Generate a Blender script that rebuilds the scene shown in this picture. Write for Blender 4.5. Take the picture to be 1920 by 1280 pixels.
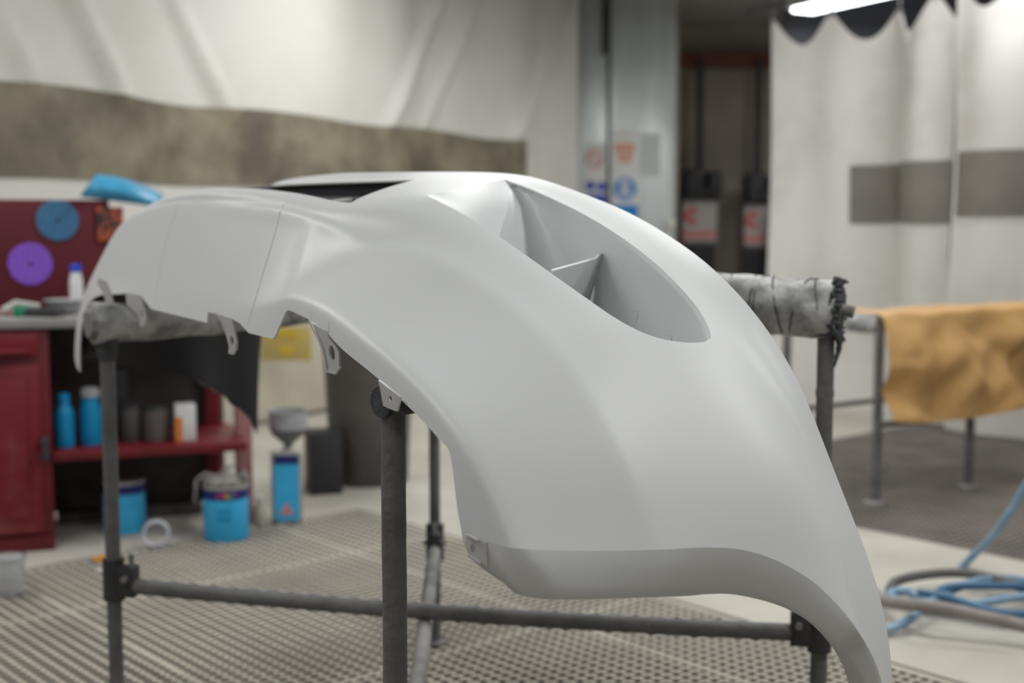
import bpy, bmesh, math, random
import numpy as np
from mathutils import Vector, Matrix, noise
from mathutils.bvhtree import BVHTree
from mathutils.geometry import delaunay_2d_cdt

random.seed(7)
rng = np.random.default_rng(7)
scene = bpy.context.scene
for o in list(bpy.data.objects):
    bpy.data.objects.remove(o)
COL = scene.collection

# ------------------------------------------------------------------ camera
F = 2400.0
CAMZ = 1.12
PITCH = math.atan(220.0 / F)
cd = bpy.data.cameras.new('camera')
cd.sensor_fit = 'HORIZONTAL'
cd.sensor_width = 36.0
cd.lens = 36.0 * F / 1920.0
cd.clip_start = 0.05
cd.clip_end = 60
cd.dof.use_dof = True
cd.dof.focus_distance = 1.72
cd.dof.aperture_fstop = 2.9
cam = bpy.data.objects.new('camera', cd)
COL.objects.link(cam)
cam.location = (0, 0, CAMZ)
cam.rotation_euler = (math.pi / 2 - PITCH, 0, 0)
scene.camera = cam

# ------------------------------------------------------------------ world, exposure
w = bpy.data.worlds.new('world')
scene.world = w
w.use_nodes = True
w.node_tree.nodes['Background'].inputs[0].default_value = (0.9, 0.95, 1.0, 1)
w.node_tree.nodes['Background'].inputs[1].default_value = 0.1
scene.view_settings.view_transform = 'Standard'
scene.view_settings.look = 'None'
scene.view_settings.gamma = 1.0
scene.view_settings.use_curve_mapping = False
scene.view_settings.exposure = 0.42
LAMP_W = 21.0          # watts of every ceiling lamp (built below in ceiling_lamp)

# ------------------------------------------------------------------ pixel helpers
CO = Vector((0, 0, CAMZ))
FWD = Vector((0, math.cos(PITCH), -math.sin(PITCH)))
UPV = Vector((0, math.sin(PITCH), math.cos(PITCH)))
def ray(px, py):
    return FWD + Vector((1, 0, 0)) * ((px - 960) / F) - UPV * ((py - 640) / F)
def PY(px, py, y):            # point on the sight line at ground distance y
    r = ray(px, py); return CO + r * (y / r.y)
def PZ(px, py, z):            # point on the sight line at height z
    r = ray(px, py); return CO + r * ((z - CAMZ) / r.z)
def XY(px, y, z=0.0):         # world x of an image column at distance y, height z
    dz = z - CAMZ
    depth = y * math.cos(PITCH) - dz * math.sin(PITCH)
    return (px - 960) / F * depth
def PXZ(px, y, z):
    return Vector((XY(px, y, z), y, z))

# ------------------------------------------------------------------ materials
MATS = {}
def mat(name, col, rough=0.6, metal=0.0, var=0.0, vscale=8.0, col2=None, bump=0.0, bscale=60.0,
        spec=0.5, trans=0.0, emit=None, estr=0.0, alpha=1.0, lo=0.35, hi=0.65, sub=0.0, stretch=None, ior=1.45):
    if name in MATS: return MATS[name]
    m = bpy.data.materials.new(name); m.use_nodes = True
    nt = m.node_tree; N = nt.nodes; L = nt.links
    b = N['Principled BSDF']
    b.inputs['Base Color'].default_value = (*col, 1)
    b.inputs['Roughness'].default_value = rough
    b.inputs['Metallic'].default_value = metal
    b.inputs['Specular IOR Level'].default_value = spec
    b.inputs['Transmission Weight'].default_value = trans
    b.inputs['IOR'].default_value = ior
    b.inputs['Alpha'].default_value = alpha
    if sub: b.inputs['Subsurface Weight'].default_value = sub
    if emit:
        b.inputs['Emission Color'].default_value = (*emit, 1)
        b.inputs['Emission Strength'].default_value = estr
    tc = N.new('ShaderNodeTexCoord')
    src = tc.outputs['Object']
    if stretch:
        mp = N.new('ShaderNodeMapping'); mp.inputs['Scale'].default_value = stretch
        L.new(src, mp.inputs['Vector']); src = mp.outputs['Vector']
    if var or col2:
        nz = N.new('ShaderNodeTexNoise'); nz.inputs['Scale'].default_value = vscale
        nz.inputs['Detail'].default_value = 6; nz.inputs['Roughness'].default_value = 0.6
        L.new(src, nz.inputs['Vector'])
        rp = N.new('ShaderNodeValToRGB')
        c2 = col2 if col2 else tuple(max(0, c * (1 - var)) for c in col)
        rp.color_ramp.elements[0].color = (*col, 1); rp.color_ramp.elements[0].position = lo
        rp.color_ramp.elements[1].color = (*c2, 1); rp.color_ramp.elements[1].position = hi
        L.new(nz.outputs['Fac'], rp.inputs['Fac'])
        L.new(rp.outputs['Color'], b.inputs['Base Color'])
    if bump:
        n2 = N.new('ShaderNodeTexNoise'); n2.inputs['Scale'].default_value = bscale
        n2.inputs['Detail'].default_value = 4
        L.new(src, n2.inputs['Vector'])
        bp = N.new('ShaderNodeBump'); bp.inputs['Strength'].default_value = bump
        bp.inputs['Distance'].default_value = 0.01
        L.new(n2.outputs['Fac'], bp.inputs['Height'])
        L.new(bp.outputs['Normal'], b.inputs['Normal'])
    MATS[name] = m
    return m

M_PRIMER = mat('white primer', (0.63, 0.64, 0.645), 0.42, spec=0.4)
M_BLACKPL = mat('black plastic', (0.012, 0.013, 0.018), 0.55)
M_GREYPL = mat('primed plastic grey', (0.52, 0.51, 0.50), 0.5)
M_TUBE = mat('painted tube', (0.11, 0.11, 0.113), 0.62, metal=0.1, col2=(0.17, 0.165, 0.165), vscale=14, bump=0.35, bscale=90)
M_TUBEDUST = mat('dusty tube', (0.30, 0.29, 0.28), 0.7, col2=(0.16, 0.155, 0.15), vscale=10, bump=0.3, bscale=80)
M_CLAMP = mat('dark clamp', (0.045, 0.045, 0.05), 0.6, var=0.3, bump=0.3)
M_FOAM = mat('taped foam', (0.52, 0.52, 0.51), 0.6, col2=(0.13, 0.135, 0.14), vscale=16, bump=0.9, bscale=35, lo=0.42, hi=0.7)
M_FOAMDK = mat('torn foam', (0.07, 0.075, 0.08), 0.85, var=0.5, vscale=40, bump=0.8, bscale=60)
M_CONC = mat('concrete', (0.50, 0.475, 0.42), 0.75, col2=(0.41, 0.385, 0.335), vscale=2.2, bump=0.15, bscale=50)
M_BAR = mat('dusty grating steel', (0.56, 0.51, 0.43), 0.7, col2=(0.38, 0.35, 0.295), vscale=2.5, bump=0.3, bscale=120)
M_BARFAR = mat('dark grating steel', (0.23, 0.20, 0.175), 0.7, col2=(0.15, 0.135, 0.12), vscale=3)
M_BARSIDE = mat('shaded grating side', (0.055, 0.05, 0.043), 0.85, var=.3)  # shade between the bars put into the colour of their sides
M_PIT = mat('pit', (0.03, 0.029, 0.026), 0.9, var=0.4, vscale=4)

# ------------------------------------------------------------------ object helpers
def link(o, parent=None):
    COL.objects.link(o)
    if parent is not None: o.parent = parent
    return o
def thing(name, label, cat, loc=(0, 0, 0), group=None):
    o = bpy.data.objects.new(name, None); o.location = loc
    o.empty_display_size = 0.1
    COL.objects.link(o)
    o['label'] = label; o['category'] = cat
    if group: o['group'] = group
    return o
def tag(o, label, cat, group=None, kind=None):
    o['label'] = label; o['category'] = cat
    if group: o['group'] = group
    if kind: o['kind'] = kind
    return o
def struct(o, label=None):
    o['kind'] = 'structure'
    if label: o['label'] = label
    return o
def wloc(parent):
    v = Vector((0, 0, 0))
    while parent is not None:
        v += parent.location; parent = parent.parent
    return v
def mk(name, verts, faces, m, parent=None, smooth=True, angle=35, mats=None, midx=None, base=None):
    """verts are world coordinates; with no parent the object's origin goes to `base` or the bottom centre"""
    vs = [Vector(v) for v in verts]
    if parent is None:
        if base is None:
            lo = Vector([min(v[i] for v in vs) for i in range(3)]); hi = Vector([max(v[i] for v in vs) for i in range(3)])
            base = Vector(((lo.x + hi.x) / 2, (lo.y + hi.y) / 2, lo.z))
        org = Vector(base)
    else:
        org = wloc(parent)
    me = bpy.data.meshes.new(name)
    me.from_pydata([v - org for v in vs], [], faces)
    if mats:
        for q in mats: me.materials.append(q)
    else:
        me.materials.append(m)
    if midx is not None:
        me.polygons.foreach_set('material_index', midx)
    if smooth:
        me.polygons.foreach_set('use_smooth', [True] * len(me.polygons))
        me.set_sharp_from_angle(angle=math.radians(angle))
    me.update()
    o = bpy.data.objects.new(name, me)
    if parent is None: o.location = org
    link(o, parent)
    return o
class MB:
    def __init__(s): s.v = []; s.f = []
    def add(s, vs, fs):
        n = len(s.v); s.v += [Vector(p) for p in vs]; s.f += [tuple(i + n for i in f) for f in fs]; return s
    def box(s, lo, hi, rot=None, org=None):
        x0, y0, z0 = lo; x1, y1, z1 = hi
        vs = [Vector(p) for p in ((x0,y0,z0),(x1,y0,z0),(x1,y1,z0),(x0,y1,z0),(x0,y0,z1),(x1,y0,z1),(x1,y1,z1),(x0,y1,z1))]
        if rot is not None: vs = [Matrix.Rotation(rot, 3, 'Z') @ p for p in vs]
        if org is not None: vs = [p + Vector(org) for p in vs]
        return s.add(vs, [(0,3,2,1),(4,5,6,7),(0,1,5,4),(1,2,6,5),(2,3,7,6),(3,0,4,7)])
    def rbox(s, lo, hi, r=0.01, rot=None, org=None, seg=2):
        bm = bmesh.new()
        lo = Vector(lo); hi = Vector(hi)
        bmesh.ops.create_cube(bm, size=1)
        for vv in bm.verts:
            vv.co = Vector([lo[i] + (vv.co[i] + .5) * (hi[i] - lo[i]) for i in range(3)])
        bmesh.ops.bevel(bm, geom=list(bm.edges), offset=r, segments=seg, affect='EDGES', profile=0.5)
        bm.verts.index_update()
        vs = [vv.co.copy() for vv in bm.verts]
        if rot is not None: vs = [Matrix.Rotation(rot, 3, 'Z') @ p for p in vs]
        if org is not None: vs = [p + Vector(org) for p in vs]
        fs = [tuple(q.index for q in f.verts) for f in bm.faces]
        bm.free()
        return s.add(vs, fs)
    def tube(s, path, r, n=14, caps=True, jitter=0.0, jscale=20):
        P = [Vector(p) for p in path]
        R = r if hasattr(r, '__len__') else [r] * len(P)
        rings = []
        t0 = (P[1] - P[0]).normalized()
        ref = Vector((0, 0, 1)) if abs(t0.z) < 0.9 else Vector((1, 0, 0))
        nrm = t0.cross(ref).normalized()
        for i, p in enumerate(P):
            t = (P[min(i + 1, len(P) - 1)] - P[max(i - 1, 0)]).normalized()
            nrm = (nrm - t * nrm.dot(t)).normalized()
            bi = t.cross(nrm)
            ring = []
            for k in range(n):
                a = 2 * math.pi * k / n
                d = nrm * math.cos(a) + bi * math.sin(a)
                rr = R[i]
                if jitter: rr *= 1 + jitter * noise.noise((p + d * R[i]) * jscale)
                ring.append(p + d * rr)
            rings.append(ring)
        vs = [q for rg in rings for q in rg]
        fs = []
        for i in range(len(P) - 1):
            for k in range(n):
                k2 = (k + 1) % n
                fs.append((i*n + k, i*n + k2, (i+1)*n + k2, (i+1)*n + k))
        if caps:
            fs.append(tuple(range(n - 1, -1, -1))); fs.append(tuple((len(P)-1)*n + k for k in range(n)))
        return s.add(vs, fs)
    def lathe(s, prof, c, n=24, axis=None):
        """prof: (radius, height) pairs bottom to top round a vertical axis at c"""
        c = Vector(c); vs = []; fs = []
        for (r, h) in prof:
            for k in range(n):
                a = 2 * math.pi * k / n
                vs.append(c + Vector((r * math.cos(a), r * math.sin(a), h)))
        for i in range(len(prof) - 1):
            for k in range(n):
                k2 = (k + 1) % n
                fs.append((i*n + k, i*n + k2, (i+1)*n + k2, (i+1)*n + k))
        fs.append(tuple(range(n - 1, -1, -1))); fs.append(tuple((len(prof)-1)*n + k for k in range(n)))
        return s.add(vs, fs)
    def torus(s, c, R, r, u, v, n=32, k=10):
        c = Vector(c); u = Vector(u).normalized(); v = Vector(v).normalized(); w_ = u.cross(v)
        vs = []; fs = []
        for i in range(n):
            a = 2*math.pi*i/n; d = u*math.cos(a) + v*math.sin(a)
            for j in range(k):
                b = 2*math.pi*j/k
                vs.append(c + d*(R + r*math.cos(b)) + w_*(r*math.sin(b)))
        for i in range(n):
            for j in range(k):
                fs.append((i*k+j, ((i+1)%n)*k+j, ((i+1)%n)*k+(j+1)%k, i*k+(j+1)%k))
        return s.add(vs, fs)
    def build(s, name, m, parent=None, **kw):
        return mk(name, s.v, s.f, m, parent, **kw)
def catmull(pts, n=8):
    P = [Vector(p) for p in pts]; out = []
    for i in range(len(P) - 1):
        p0 = P[max(i-1, 0)]; p1 = P[i]; p2 = P[i+1]; p3 = P[min(i+2, len(P)-1)]
        for k in range(n):
            t = k / n
            out.append(0.5*((2*p1) + (p2-p0)*t + (2*p0-5*p1+4*p2-p3)*t*t + (3*p1-p0-3*p2+p3)*t**3))
    out.append(P[-1]); return out
def plate(poly, holes, t, name, m, parent, frame, smooth=True, bevel=0.0):
    """flat plate: poly / holes in 2-D frame coordinates; frame = (origin, ex, ey); thickness t along ex x ey"""
    o, ex, ey = frame; nz = ex.cross(ey).normalized()
    vs2 = []; loops = []
    for lp in [poly] + list(holes):
        loops.append(list(range(len(vs2), len(vs2) + len(lp)))); vs2 += [Vector(p) for p in lp]
    edges = []
    for lp in loops: edges += [(lp[i], lp[(i+1) % len(lp)]) for i in range(len(lp))]
    ov, oe, of, a1, a2, a3 = delaunay_2d_cdt(vs2, edges, [], 0, 1e-7)
    def inside(p, L_):
        c = False; n = len(L_)
        for i in range(n):
            (x1, y1), (x2, y2) = L_[i], L_[(i+1) % n]
            if (y1 > p[1]) != (y2 > p[1]) and p[0] < (x2-x1)*(p[1]-y1)/(y2-y1)+x1: c = not c
        return c
    fs = []
    for f in of:
        ce = sum((ov[i] for i in f), Vector((0, 0))) / len(f)
        if inside(ce, poly) and not any(inside(ce, h) for h in holes): fs.append(tuple(f))
    n = len(ov)
    top = [o + ex*p.x + ey*p.y + nz*(t/2) for p in ov]; bot = [o + ex*p.x + ey*p.y - nz*(t/2) for p in ov]
    F_ = [f for f in fs] + [tuple(i + n for i in reversed(f)) for f in fs]
    cnt = {}
    for f in fs:
        for i in range(len(f)):
            cnt[(f[i], f[(i+1) % len(f)])] = 1
    for (a, b) in list(cnt):
        if (b, a) not in cnt: F_.append((b, a, a + n, b + n))
    return mk(name, top + bot, F_, m, parent, smooth=smooth, angle=30)

# ================================================================== THE SETTING
# floor: concrete with two sunken gratings
gA = Vector((0.665, -0.747, 0)).normalized()          # grating axis running towards the camera, right
gB = Vector((gA.y, -gA.x, 0))                          # to the left
g0 = PZ(673, 956, 0)                                   # far corner of the near grating
GA, GB = 4.2, 4.0
h0 = PZ(1590, 985, 0) - gA * 1.15                      # corner of the far grating
HA, HB = 4.0, 3.0                                      # along gA / along -gB
rect1 = [g0, g0 + gA*GA, g0 + gA*GA + gB*GB, g0 + gB*GB]
rect2 = [h0, h0 + gA*HA, h0 + gA*HA - gB*HB, h0 - gB*HB]
def floor_mesh():
    room = [Vector((-5, -2.5)), Vector((6, -2.5)), Vector((6, 13)), Vector((-5, 13))]
    vs = list(room); edges = [(0,1),(1,2),(2,3),(3,0)]
    for rc in (rect1, rect2):
        n = len(vs); vs += [p.to_2d() for p in rc]; edges += [(n, n+1), (n+1, n+2), (n+2, n+3), (n+3, n)]
    ov, oe, of, *_ = delaunay_2d_cdt(vs, edges, [], 0, 1e-6)
    def inr(c, org, a, b, la, lb):
        d = Vector((c.x, c.y, 0)) - Vector((org.x, org.y, 0)); x = d.dot(a); y = d.dot(b)
        return 0 < x < la and 0 < y < lb
    fs = []
    for f in of:
        c = sum((ov[i] for i in f), Vector((0, 0))) / len(f)
        if inr(c, g0, gA, gB, GA, GB) or inr(c, h0, gA, -gB, HA, HB): continue
        fs.append(tuple(f))
    V = [Vector((p.x, p.y, 0)) for p in ov]
    return V, fs
V_, F_ = floor_mesh()
floor = struct(mk('floor', V_, F_, M_CONC, None, smooth=False, base=(0, 0, 0)), 'pale dusty concrete workshop floor around the gratings')
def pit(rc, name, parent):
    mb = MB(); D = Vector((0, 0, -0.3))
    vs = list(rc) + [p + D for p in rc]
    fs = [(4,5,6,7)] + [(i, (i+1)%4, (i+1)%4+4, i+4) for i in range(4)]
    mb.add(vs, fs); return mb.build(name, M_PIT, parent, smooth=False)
gr = bpy.data.objects.new('floor_grating', None); gr.location = g0; COL.objects.link(gr)
struct(gr, 'beige dust-covered steel bar grating set in the floor under the bumper stand')
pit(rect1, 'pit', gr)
def bar_mesh(name, length, wdt, hgt, axis, m):
    side = Vector((-axis.y, axis.x, 0))
    mb = MB()
    c = [side*(-wdt/2), side*(wdt/2)]
    z0, z1 = Vector((0, 0, -hgt)), Vector((0, 0, 0))
    ch = wdt*0.2
    prof = [side*(-wdt/2)+z0, side*(wdt/2)+z0, side*(wdt/2)-Vector((0,0,ch)), side*(wdt/2-ch), side*(-wdt/2+ch), side*(-wdt/2)-Vector((0,0,ch))]
    vs = [p for p in prof] + [p + axis*length for p in prof]
    n = len(prof)
    fs = [tuple(range(n))[::-1], tuple(range(n, 2*n))] + [(i, (i+1)%n, (i+1)%n+n, i+n) for i in range(n)]
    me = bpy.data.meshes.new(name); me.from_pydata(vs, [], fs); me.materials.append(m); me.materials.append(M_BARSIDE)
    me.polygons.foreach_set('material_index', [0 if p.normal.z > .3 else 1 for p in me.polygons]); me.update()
    return me
SPA, SPB = 0.036, 0.031
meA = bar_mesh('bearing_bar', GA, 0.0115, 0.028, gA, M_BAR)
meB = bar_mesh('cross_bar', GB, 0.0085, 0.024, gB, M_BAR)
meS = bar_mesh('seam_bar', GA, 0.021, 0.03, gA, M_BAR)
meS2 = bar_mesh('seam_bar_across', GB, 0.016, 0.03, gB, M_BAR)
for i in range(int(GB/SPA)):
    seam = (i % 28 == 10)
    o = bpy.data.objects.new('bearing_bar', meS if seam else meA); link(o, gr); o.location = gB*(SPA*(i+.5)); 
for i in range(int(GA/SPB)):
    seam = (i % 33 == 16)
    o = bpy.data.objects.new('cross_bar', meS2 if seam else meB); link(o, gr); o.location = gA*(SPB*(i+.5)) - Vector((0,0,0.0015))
fr = MB()
for (p, q) in ((rect1[0], rect1[1]), (rect1[0], rect1[3])):
    d = (q-p).normalized(); s = Vector((-d.y, d.x, 0)) * 0.012
    fr.add([p-s, q-s, q+s, p+s, p-s-Vector((0,0,.03)), q-s-Vector((0,0,.03)), q+s-Vector((0,0,.03)), p+s-Vector((0,0,.03))],
           [(0,1,2,3),(0,4,5,1),(3,2,6,7),(4,7,6,5)])
fr.build('edge_frame', M_BAR, gr, smooth=False)
gr2 = bpy.data.objects.new('floor_grating', None); gr2.location = h0; COL.objects.link(gr2)
struct(gr2, 'dark brown steel grating in the floor under the paper-covered trestle')
pit(rect2, 'pit', gr2)
mb = MB()
def addbar(mb, p, ax, ln, wd, z):
    s = Vector((-ax.y, ax.x, 0))*(wd/2); zt = Vector((0,0,z)); zb = Vector((0,0,-.025))
    a, b = p, p + ax*ln
    mb.add([a-s+zt, b-s+zt, b+s+zt, a+s+zt, a-s+zb, b-s+zb, b+s+zb, a+s+zb], [(0,1,2,3),(0,4,5,1),(3,2,6,7)])
for i in range(int(HB/0.036)): addbar(mb, h0 - gB*(0.036*(i+.5)), gA, HA, .013, 0)
for i in range(int(HA/0.033)): addbar(mb, h0 + gA*(0.033*(i+.5)), -gB, HB, .010, -.001)
o = mb.build('grating_bars', M_BARFAR, gr2, smooth=False); o['kind'] = 'stuff'

# ================================================================== BUMPER COVER
bA = Vector((-0.515, 0.857, 0)).normalized()          # along the car's width, near -> far
bB = Vector((bA.y, -bA.x, 0))                          # lower lip -> bonnet edge
V0 = 0.695
def uvz(p): return (p.dot(bA), p.dot(bB) - V0, p.z)
def world(u, v, z): return bA*u + bB*(v + V0) + Vector((0, 0, z))
def PV(px, py, v):
    r = ray(px, py); t = (V0 + v - CO.dot(bB)) / r.dot(bB); return CO + r*t
def W(u, v, z): return ('w', u, v, z)
C0 = [(868,1055,.004),(858,1000,.004),(850,950,.004),(838,890,.004),(818,858,.004),(772,810,.004),(727,766,.004),(684,724,.004),(628,678,.004),(588,642,.004),(550,625,.003),
      (513,640,0),(450,632,0),(390,613,0),(282,592,0),(233,568,0),(195,552,0),(165,560,0),(148,620,0),(148,690,.0),(152,760,0)]
C1 = [(978,1055,.040),(958,1010,.038),(927,940,.033),(895,868,.026),(864,812,.022),(803,738,.019),(743,682,.018),(663,620,.018),(603,575,.018),(545,552,.018),
      (500,572,.02),(440,575,.02),(390,560,.02),(290,542,.02),(230,522,.02),(185,520,.015),(160,545,.02),(143,620,.02),(142,690,.02),(146,760,.02)]
C2 = [(1255,1080,.201),(1240,1030,.201),(1215,950,.201),(1175,840,.196),(1110,740,.191),(1050,660,.185),(980,590,.18),(900,530,.17),(850,498,.16),(790,472,.15),
      (740,460,.145),(700,456,.14),(650,437,.13),(590,412,.12),(520,395,.11),(450,385,.11),(400,380,.10),(340,380,.09),(290,388,.08),(240,404,.06),(215,427,.05),
      (190,480,.04),(165,530,.04),(146,585,.05),(138,640,.06),(140,690,.07),(144,760,.08)]
C3 = [(1435,1100,.34),(1420,1045,.34),(1400,950,.34),(1350,830,.34),(1280,720,.325),(1200,620,.31),(1100,525,.295),(1000,450,.28),(900,395,.255),(820,370,.235),
      (740,368,.205),(690,374,.182),(655,380,.17),(620,373,.165),(580,364,.16),(540,357,.155),(500,352,.15),(400,347,.13),(340,358,.12),(290,380,.11),W(3.0,.15,1.13),W(3.15,.18,1.05),W(3.25,.22,.95),
      W(3.3,.25,.83),W(3.33,.28,.72),W(3.34,.28,.6)]
C4 = [(1600,1180,.46),(1565,1075,.46),(1530,950,.455),(1470,820,.45),(1400,720,.445),(1330,625,.435),(1270,540,.43),(1200,475,.425),(1060,385,.42),(945,335,.42),
      (860,330,.38),(760,338,.32),(640,343,.31),(500,348,.31),W(2.9,.31,1.17),W(3.1,.33,1.09),W(3.25,.37,.98),W(3.36,.4,.85),W(3.42,.42,.7),W(3.44,.42,.55)]
C5 = [(1645,1340,.51),(1628,1270,.505),(1602,1150,.502),(1580,1040,.505),(1552,950,.515),(1520,850,.53),(1470,740,.53),(1400,622,.53),(1310,502,.53),(1170,407,.53),
      (1050,357,.53),(960,328,.5),(860,325,.42),(760,328,.365),(640,330,.36),(500,346,.36),W(3.05,.42,1.17),W(3.2,.5,1.09),W(3.35,.52,.96),W(3.43,.53,.8),W(3.47,.53,.6),W(3.48,.53,.45)]
C6 = [(1668,1420,.59),(1676,1330,.59),(1680,1280,.59),(1679,1240,.59),(1671,1180,.59),(1643,1070,.585),(1607,985,.575),(1577,925,.565),(1558,870,.555),(1500,702,.55),(1420,585,.55),(1330,490,.55),
      (1190,400,.55),(1060,350,.55),(985,325,.54),(930,320,.52),(860,322,.45),(760,322,.39),(640,324,.38),(560,332,.38),(500,344,.38),W(3.1,.46,1.18),
      W(3.25,.54,1.09),W(3.38,.55,.95),W(3.46,.55,.8),W(3.49,.55,.6),W(3.5,.55,.45)]
COLS = [C0, C1, C2, C3, C4, C5, C6]
UC, ZC = 2.3, 0.3
TH = np.linspace(0.02, 3.12, 520)
def theta(u, z): return math.atan2(z - ZC, u - UC)
def gsmooth(a, sig):
    r = int(sig*4) + 1
    k = np.exp(-0.5*(np.arange(-r, r+1)/sig)**2); k /= k.sum()
    pre = 2*a[0] - a[r:0:-1]; post = 2*a[-1] - a[-2:-r-2:-1]
    return np.convolve(np.concatenate([pre, a, post]), k, mode='valid')
def interp_ext(x, xp, fp):
    y = np.interp(x, xp, fp)
    s0 = (fp[1]-fp[0])/(xp[1]-xp[0]); s1 = (fp[-1]-fp[-2])/(xp[-1]-xp[-2])
    y = np.where(x < xp[0], fp[0] + s0*(x-xp[0]), y)
    return np.where(x > xp[-1], fp[-1] + s1*(x-xp[-1]), y)
curves = []
for ci, C in enumerate(COLS):
    P = []
    for q in C:
        if q[0] == 'w': u, v, z = q[1:]
        else: u, v, z = uvz(PV(*q))
        P.append((theta(u, z), u, v, z))
    P.sort()
    P = np.array(P)
    keep = [0]
    for i in range(1, len(P)):
        if P[i, 0] - P[keep[-1], 0] > 0.004: keep.append(i)
    P = P[keep]
    out = [gsmooth(interp_ext(TH, P[:, 0], P[:, k]), {0:7,1:7,2:6,3:5}.get(ci, 9)) for k in (1, 2, 3)]
    curves.append(np.stack(out, 1))
curves = np.array(curves)                      # 7 x nth x 3  (u, v, z)
TK = np.array([0, .055, .25, .38, .51, .60, .64])
NT = 190
TT = np.linspace(0, TK[-1], NT)
def across(cv):
    out = np.zeros((len(TT), 3))
    seg = [(0, 1), (1, 2), (2, 5), (5, 6)]
    for a, b in seg:
        ks = list(range(a, b+1)); m = (TT >= TK[a]-1e-9) & (TT <= TK[b]+1e-9); x = TT[m]
        if len(ks) == 2:
            for d in range(3): out[m, d] = np.interp(x, TK[ks], cv[ks, d])
        else:
            X = TK[ks]
            for d in range(3):
                y = cv[ks, d]; n = len(ks)
                s = np.zeros(n)
                for i in range(n):
                    if i == 0: s[i] = (y[1]-y[0])/(X[1]-X[0])
                    elif i == n-1: s[i] = (y[-1]-y[-2])/(X[-1]-X[-2])
                    else: s[i] = (y[i+1]-y[i-1])/(X[i+1]-X[i-1])
                j = np.clip(np.searchsorted(X, x) - 1, 0, n-2); h = X[j+1]-X[j]; t = (x-X[j])/h
                out[m, d] = (2*t**3-3*t**2+1)*y[j] + (t**3-2*t**2+t)*h*s[j] + (-2*t**3+3*t**2)*y[j+1] + (t**3-t**2)*h*s[j+1]
    zc = float(cv[3:6, 2].mean()); nearw = cv[4, 0] < UC
    wl = min(1, max(0, (0.92 - zc)/.12)) if nearw else 0.0     # crisp flare crease only low on the near wing
    for d in range(3):
        a = gsmooth(out[:, d], 2.2); b = gsmooth(out[:, d], 11.0); 
        k = np.clip((TT - .30)/.06, 0, 1)*(1 - wl); out[:, d] = a*(1-k) + b*k
    return out
GRID = np.stack([across(curves[:, i]) for i in range(len(TH))], 0)      # nth x nt x 3
bAn, bBn = np.array(bA), np.array(bB)
GW = GRID[..., :1]*bAn + (GRID[..., 1:2] + V0)*bBn + GRID[..., 2:]*np.array([0, 0, 1.0])
for _ in range(2):
    for j in range(NT):
        for d in range(3): GW[:, j, d] = gsmooth(GW[:, j, d], 2.5)
nth = len(TH)
SX = 0.85                                       # domain scale: x = theta*SX, y = t
DX = (TH[1]-TH[0])*SX; X0 = TH[0]*SX; DY = TT[1]-TT[0]
dth = np.gradient(GW, axis=0); dtt = np.gradient(GW, axis=1)
GN = np.cross(dth, dtt); GN /= np.linalg.norm(GN, axis=2, keepdims=True)
mid = GW[nth//2, NT//2]
if GN[nth//2, NT//2, 2] < 0: GN = -GN
def samp(A, x, y):
    fi = np.clip((x - X0)/DX, 0, nth-1.001); fj = np.clip(y/DY, 0, NT-1.001)
    i = int(fi); j = int(fj); a = fi-i; b = fj-j
    return A[i, j]*(1-a)*(1-b) + A[i+1, j]*a*(1-b) + A[i, j+1]*(1-a)*b + A[i+1, j+1]*a*b
def S(x, y): return Vector(samp(GW, x, y))
def SN(x, y): return Vector(samp(GN, x, y)).normalized()
# ray caster on the untrimmed surface
bv = [Vector(GW[i, j]) for i in range(nth) for j in range(NT)]
bf = [(i*NT+j, (i+1)*NT+j, (i+1)*NT+j+1, i*NT+j+1) for i in range(nth-1) for j in range(NT-1)]
BVH = BVHTree.FromPolygons(bv, bf)
MISS = []
def dom(px, py):
    r = ray(px, py).normalized()
    h = BVH.ray_cast(CO, r)
    if h[0] is None:
        best = None
        for k in range(60):
            q = CO + r*(1.3 + k*.035); hh = BVH.find_nearest(q)
            if best is None or hh[3] < best[3]: best = hh
        h = best; MISS.append((px, py, round(h[3], 4)))
    i, j = divmod(h[2], NT-1)
    p = np.array(h[0]); o = GW[i, j]; e1 = GW[i+1, j]-o; e2 = GW[i, j+1]-o
    A = np.stack([e1, e2], 1); s = np.linalg.lstsq(A, p-o, rcond=None)[0]
    return (X0 + (i + min(max(s[0], 0), 1))*DX, (j + min(max(s[1], 0), 1))*DY)
def domline(pts, n=6):
    """smooth pixel polyline -> domain polyline"""
    P = catmull([Vector((p[0], p[1], 0)) for p in pts], n)
    return [dom(p.x, p.y) for p in P]
def domstraight(pts, n=4):
    out = []
    for a, b in zip(pts[:-1], pts[1:]):
        for k in range(n): out.append(dom(a[0]+(b[0]-a[0])*k/n, a[1]+(b[1]-a[1])*k/n))
    out.append(dom(*pts[-1])); return out
def xz(y, z, side):
    """domain x where the surface has height z at t = y, on the near (+1) or far (-1) wing"""
    j = min(int(round(y/DY)), NT-1); zz = GW[:, j, 2]
    rngi = range(nth//2, nth) if side > 0 else range(nth//2, -1, -1)
    for i in rngi:
        if zz[i] < z: return X0 + i*DX
    return X0 + (nth-1 if side > 0 else 0)*DX

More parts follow.
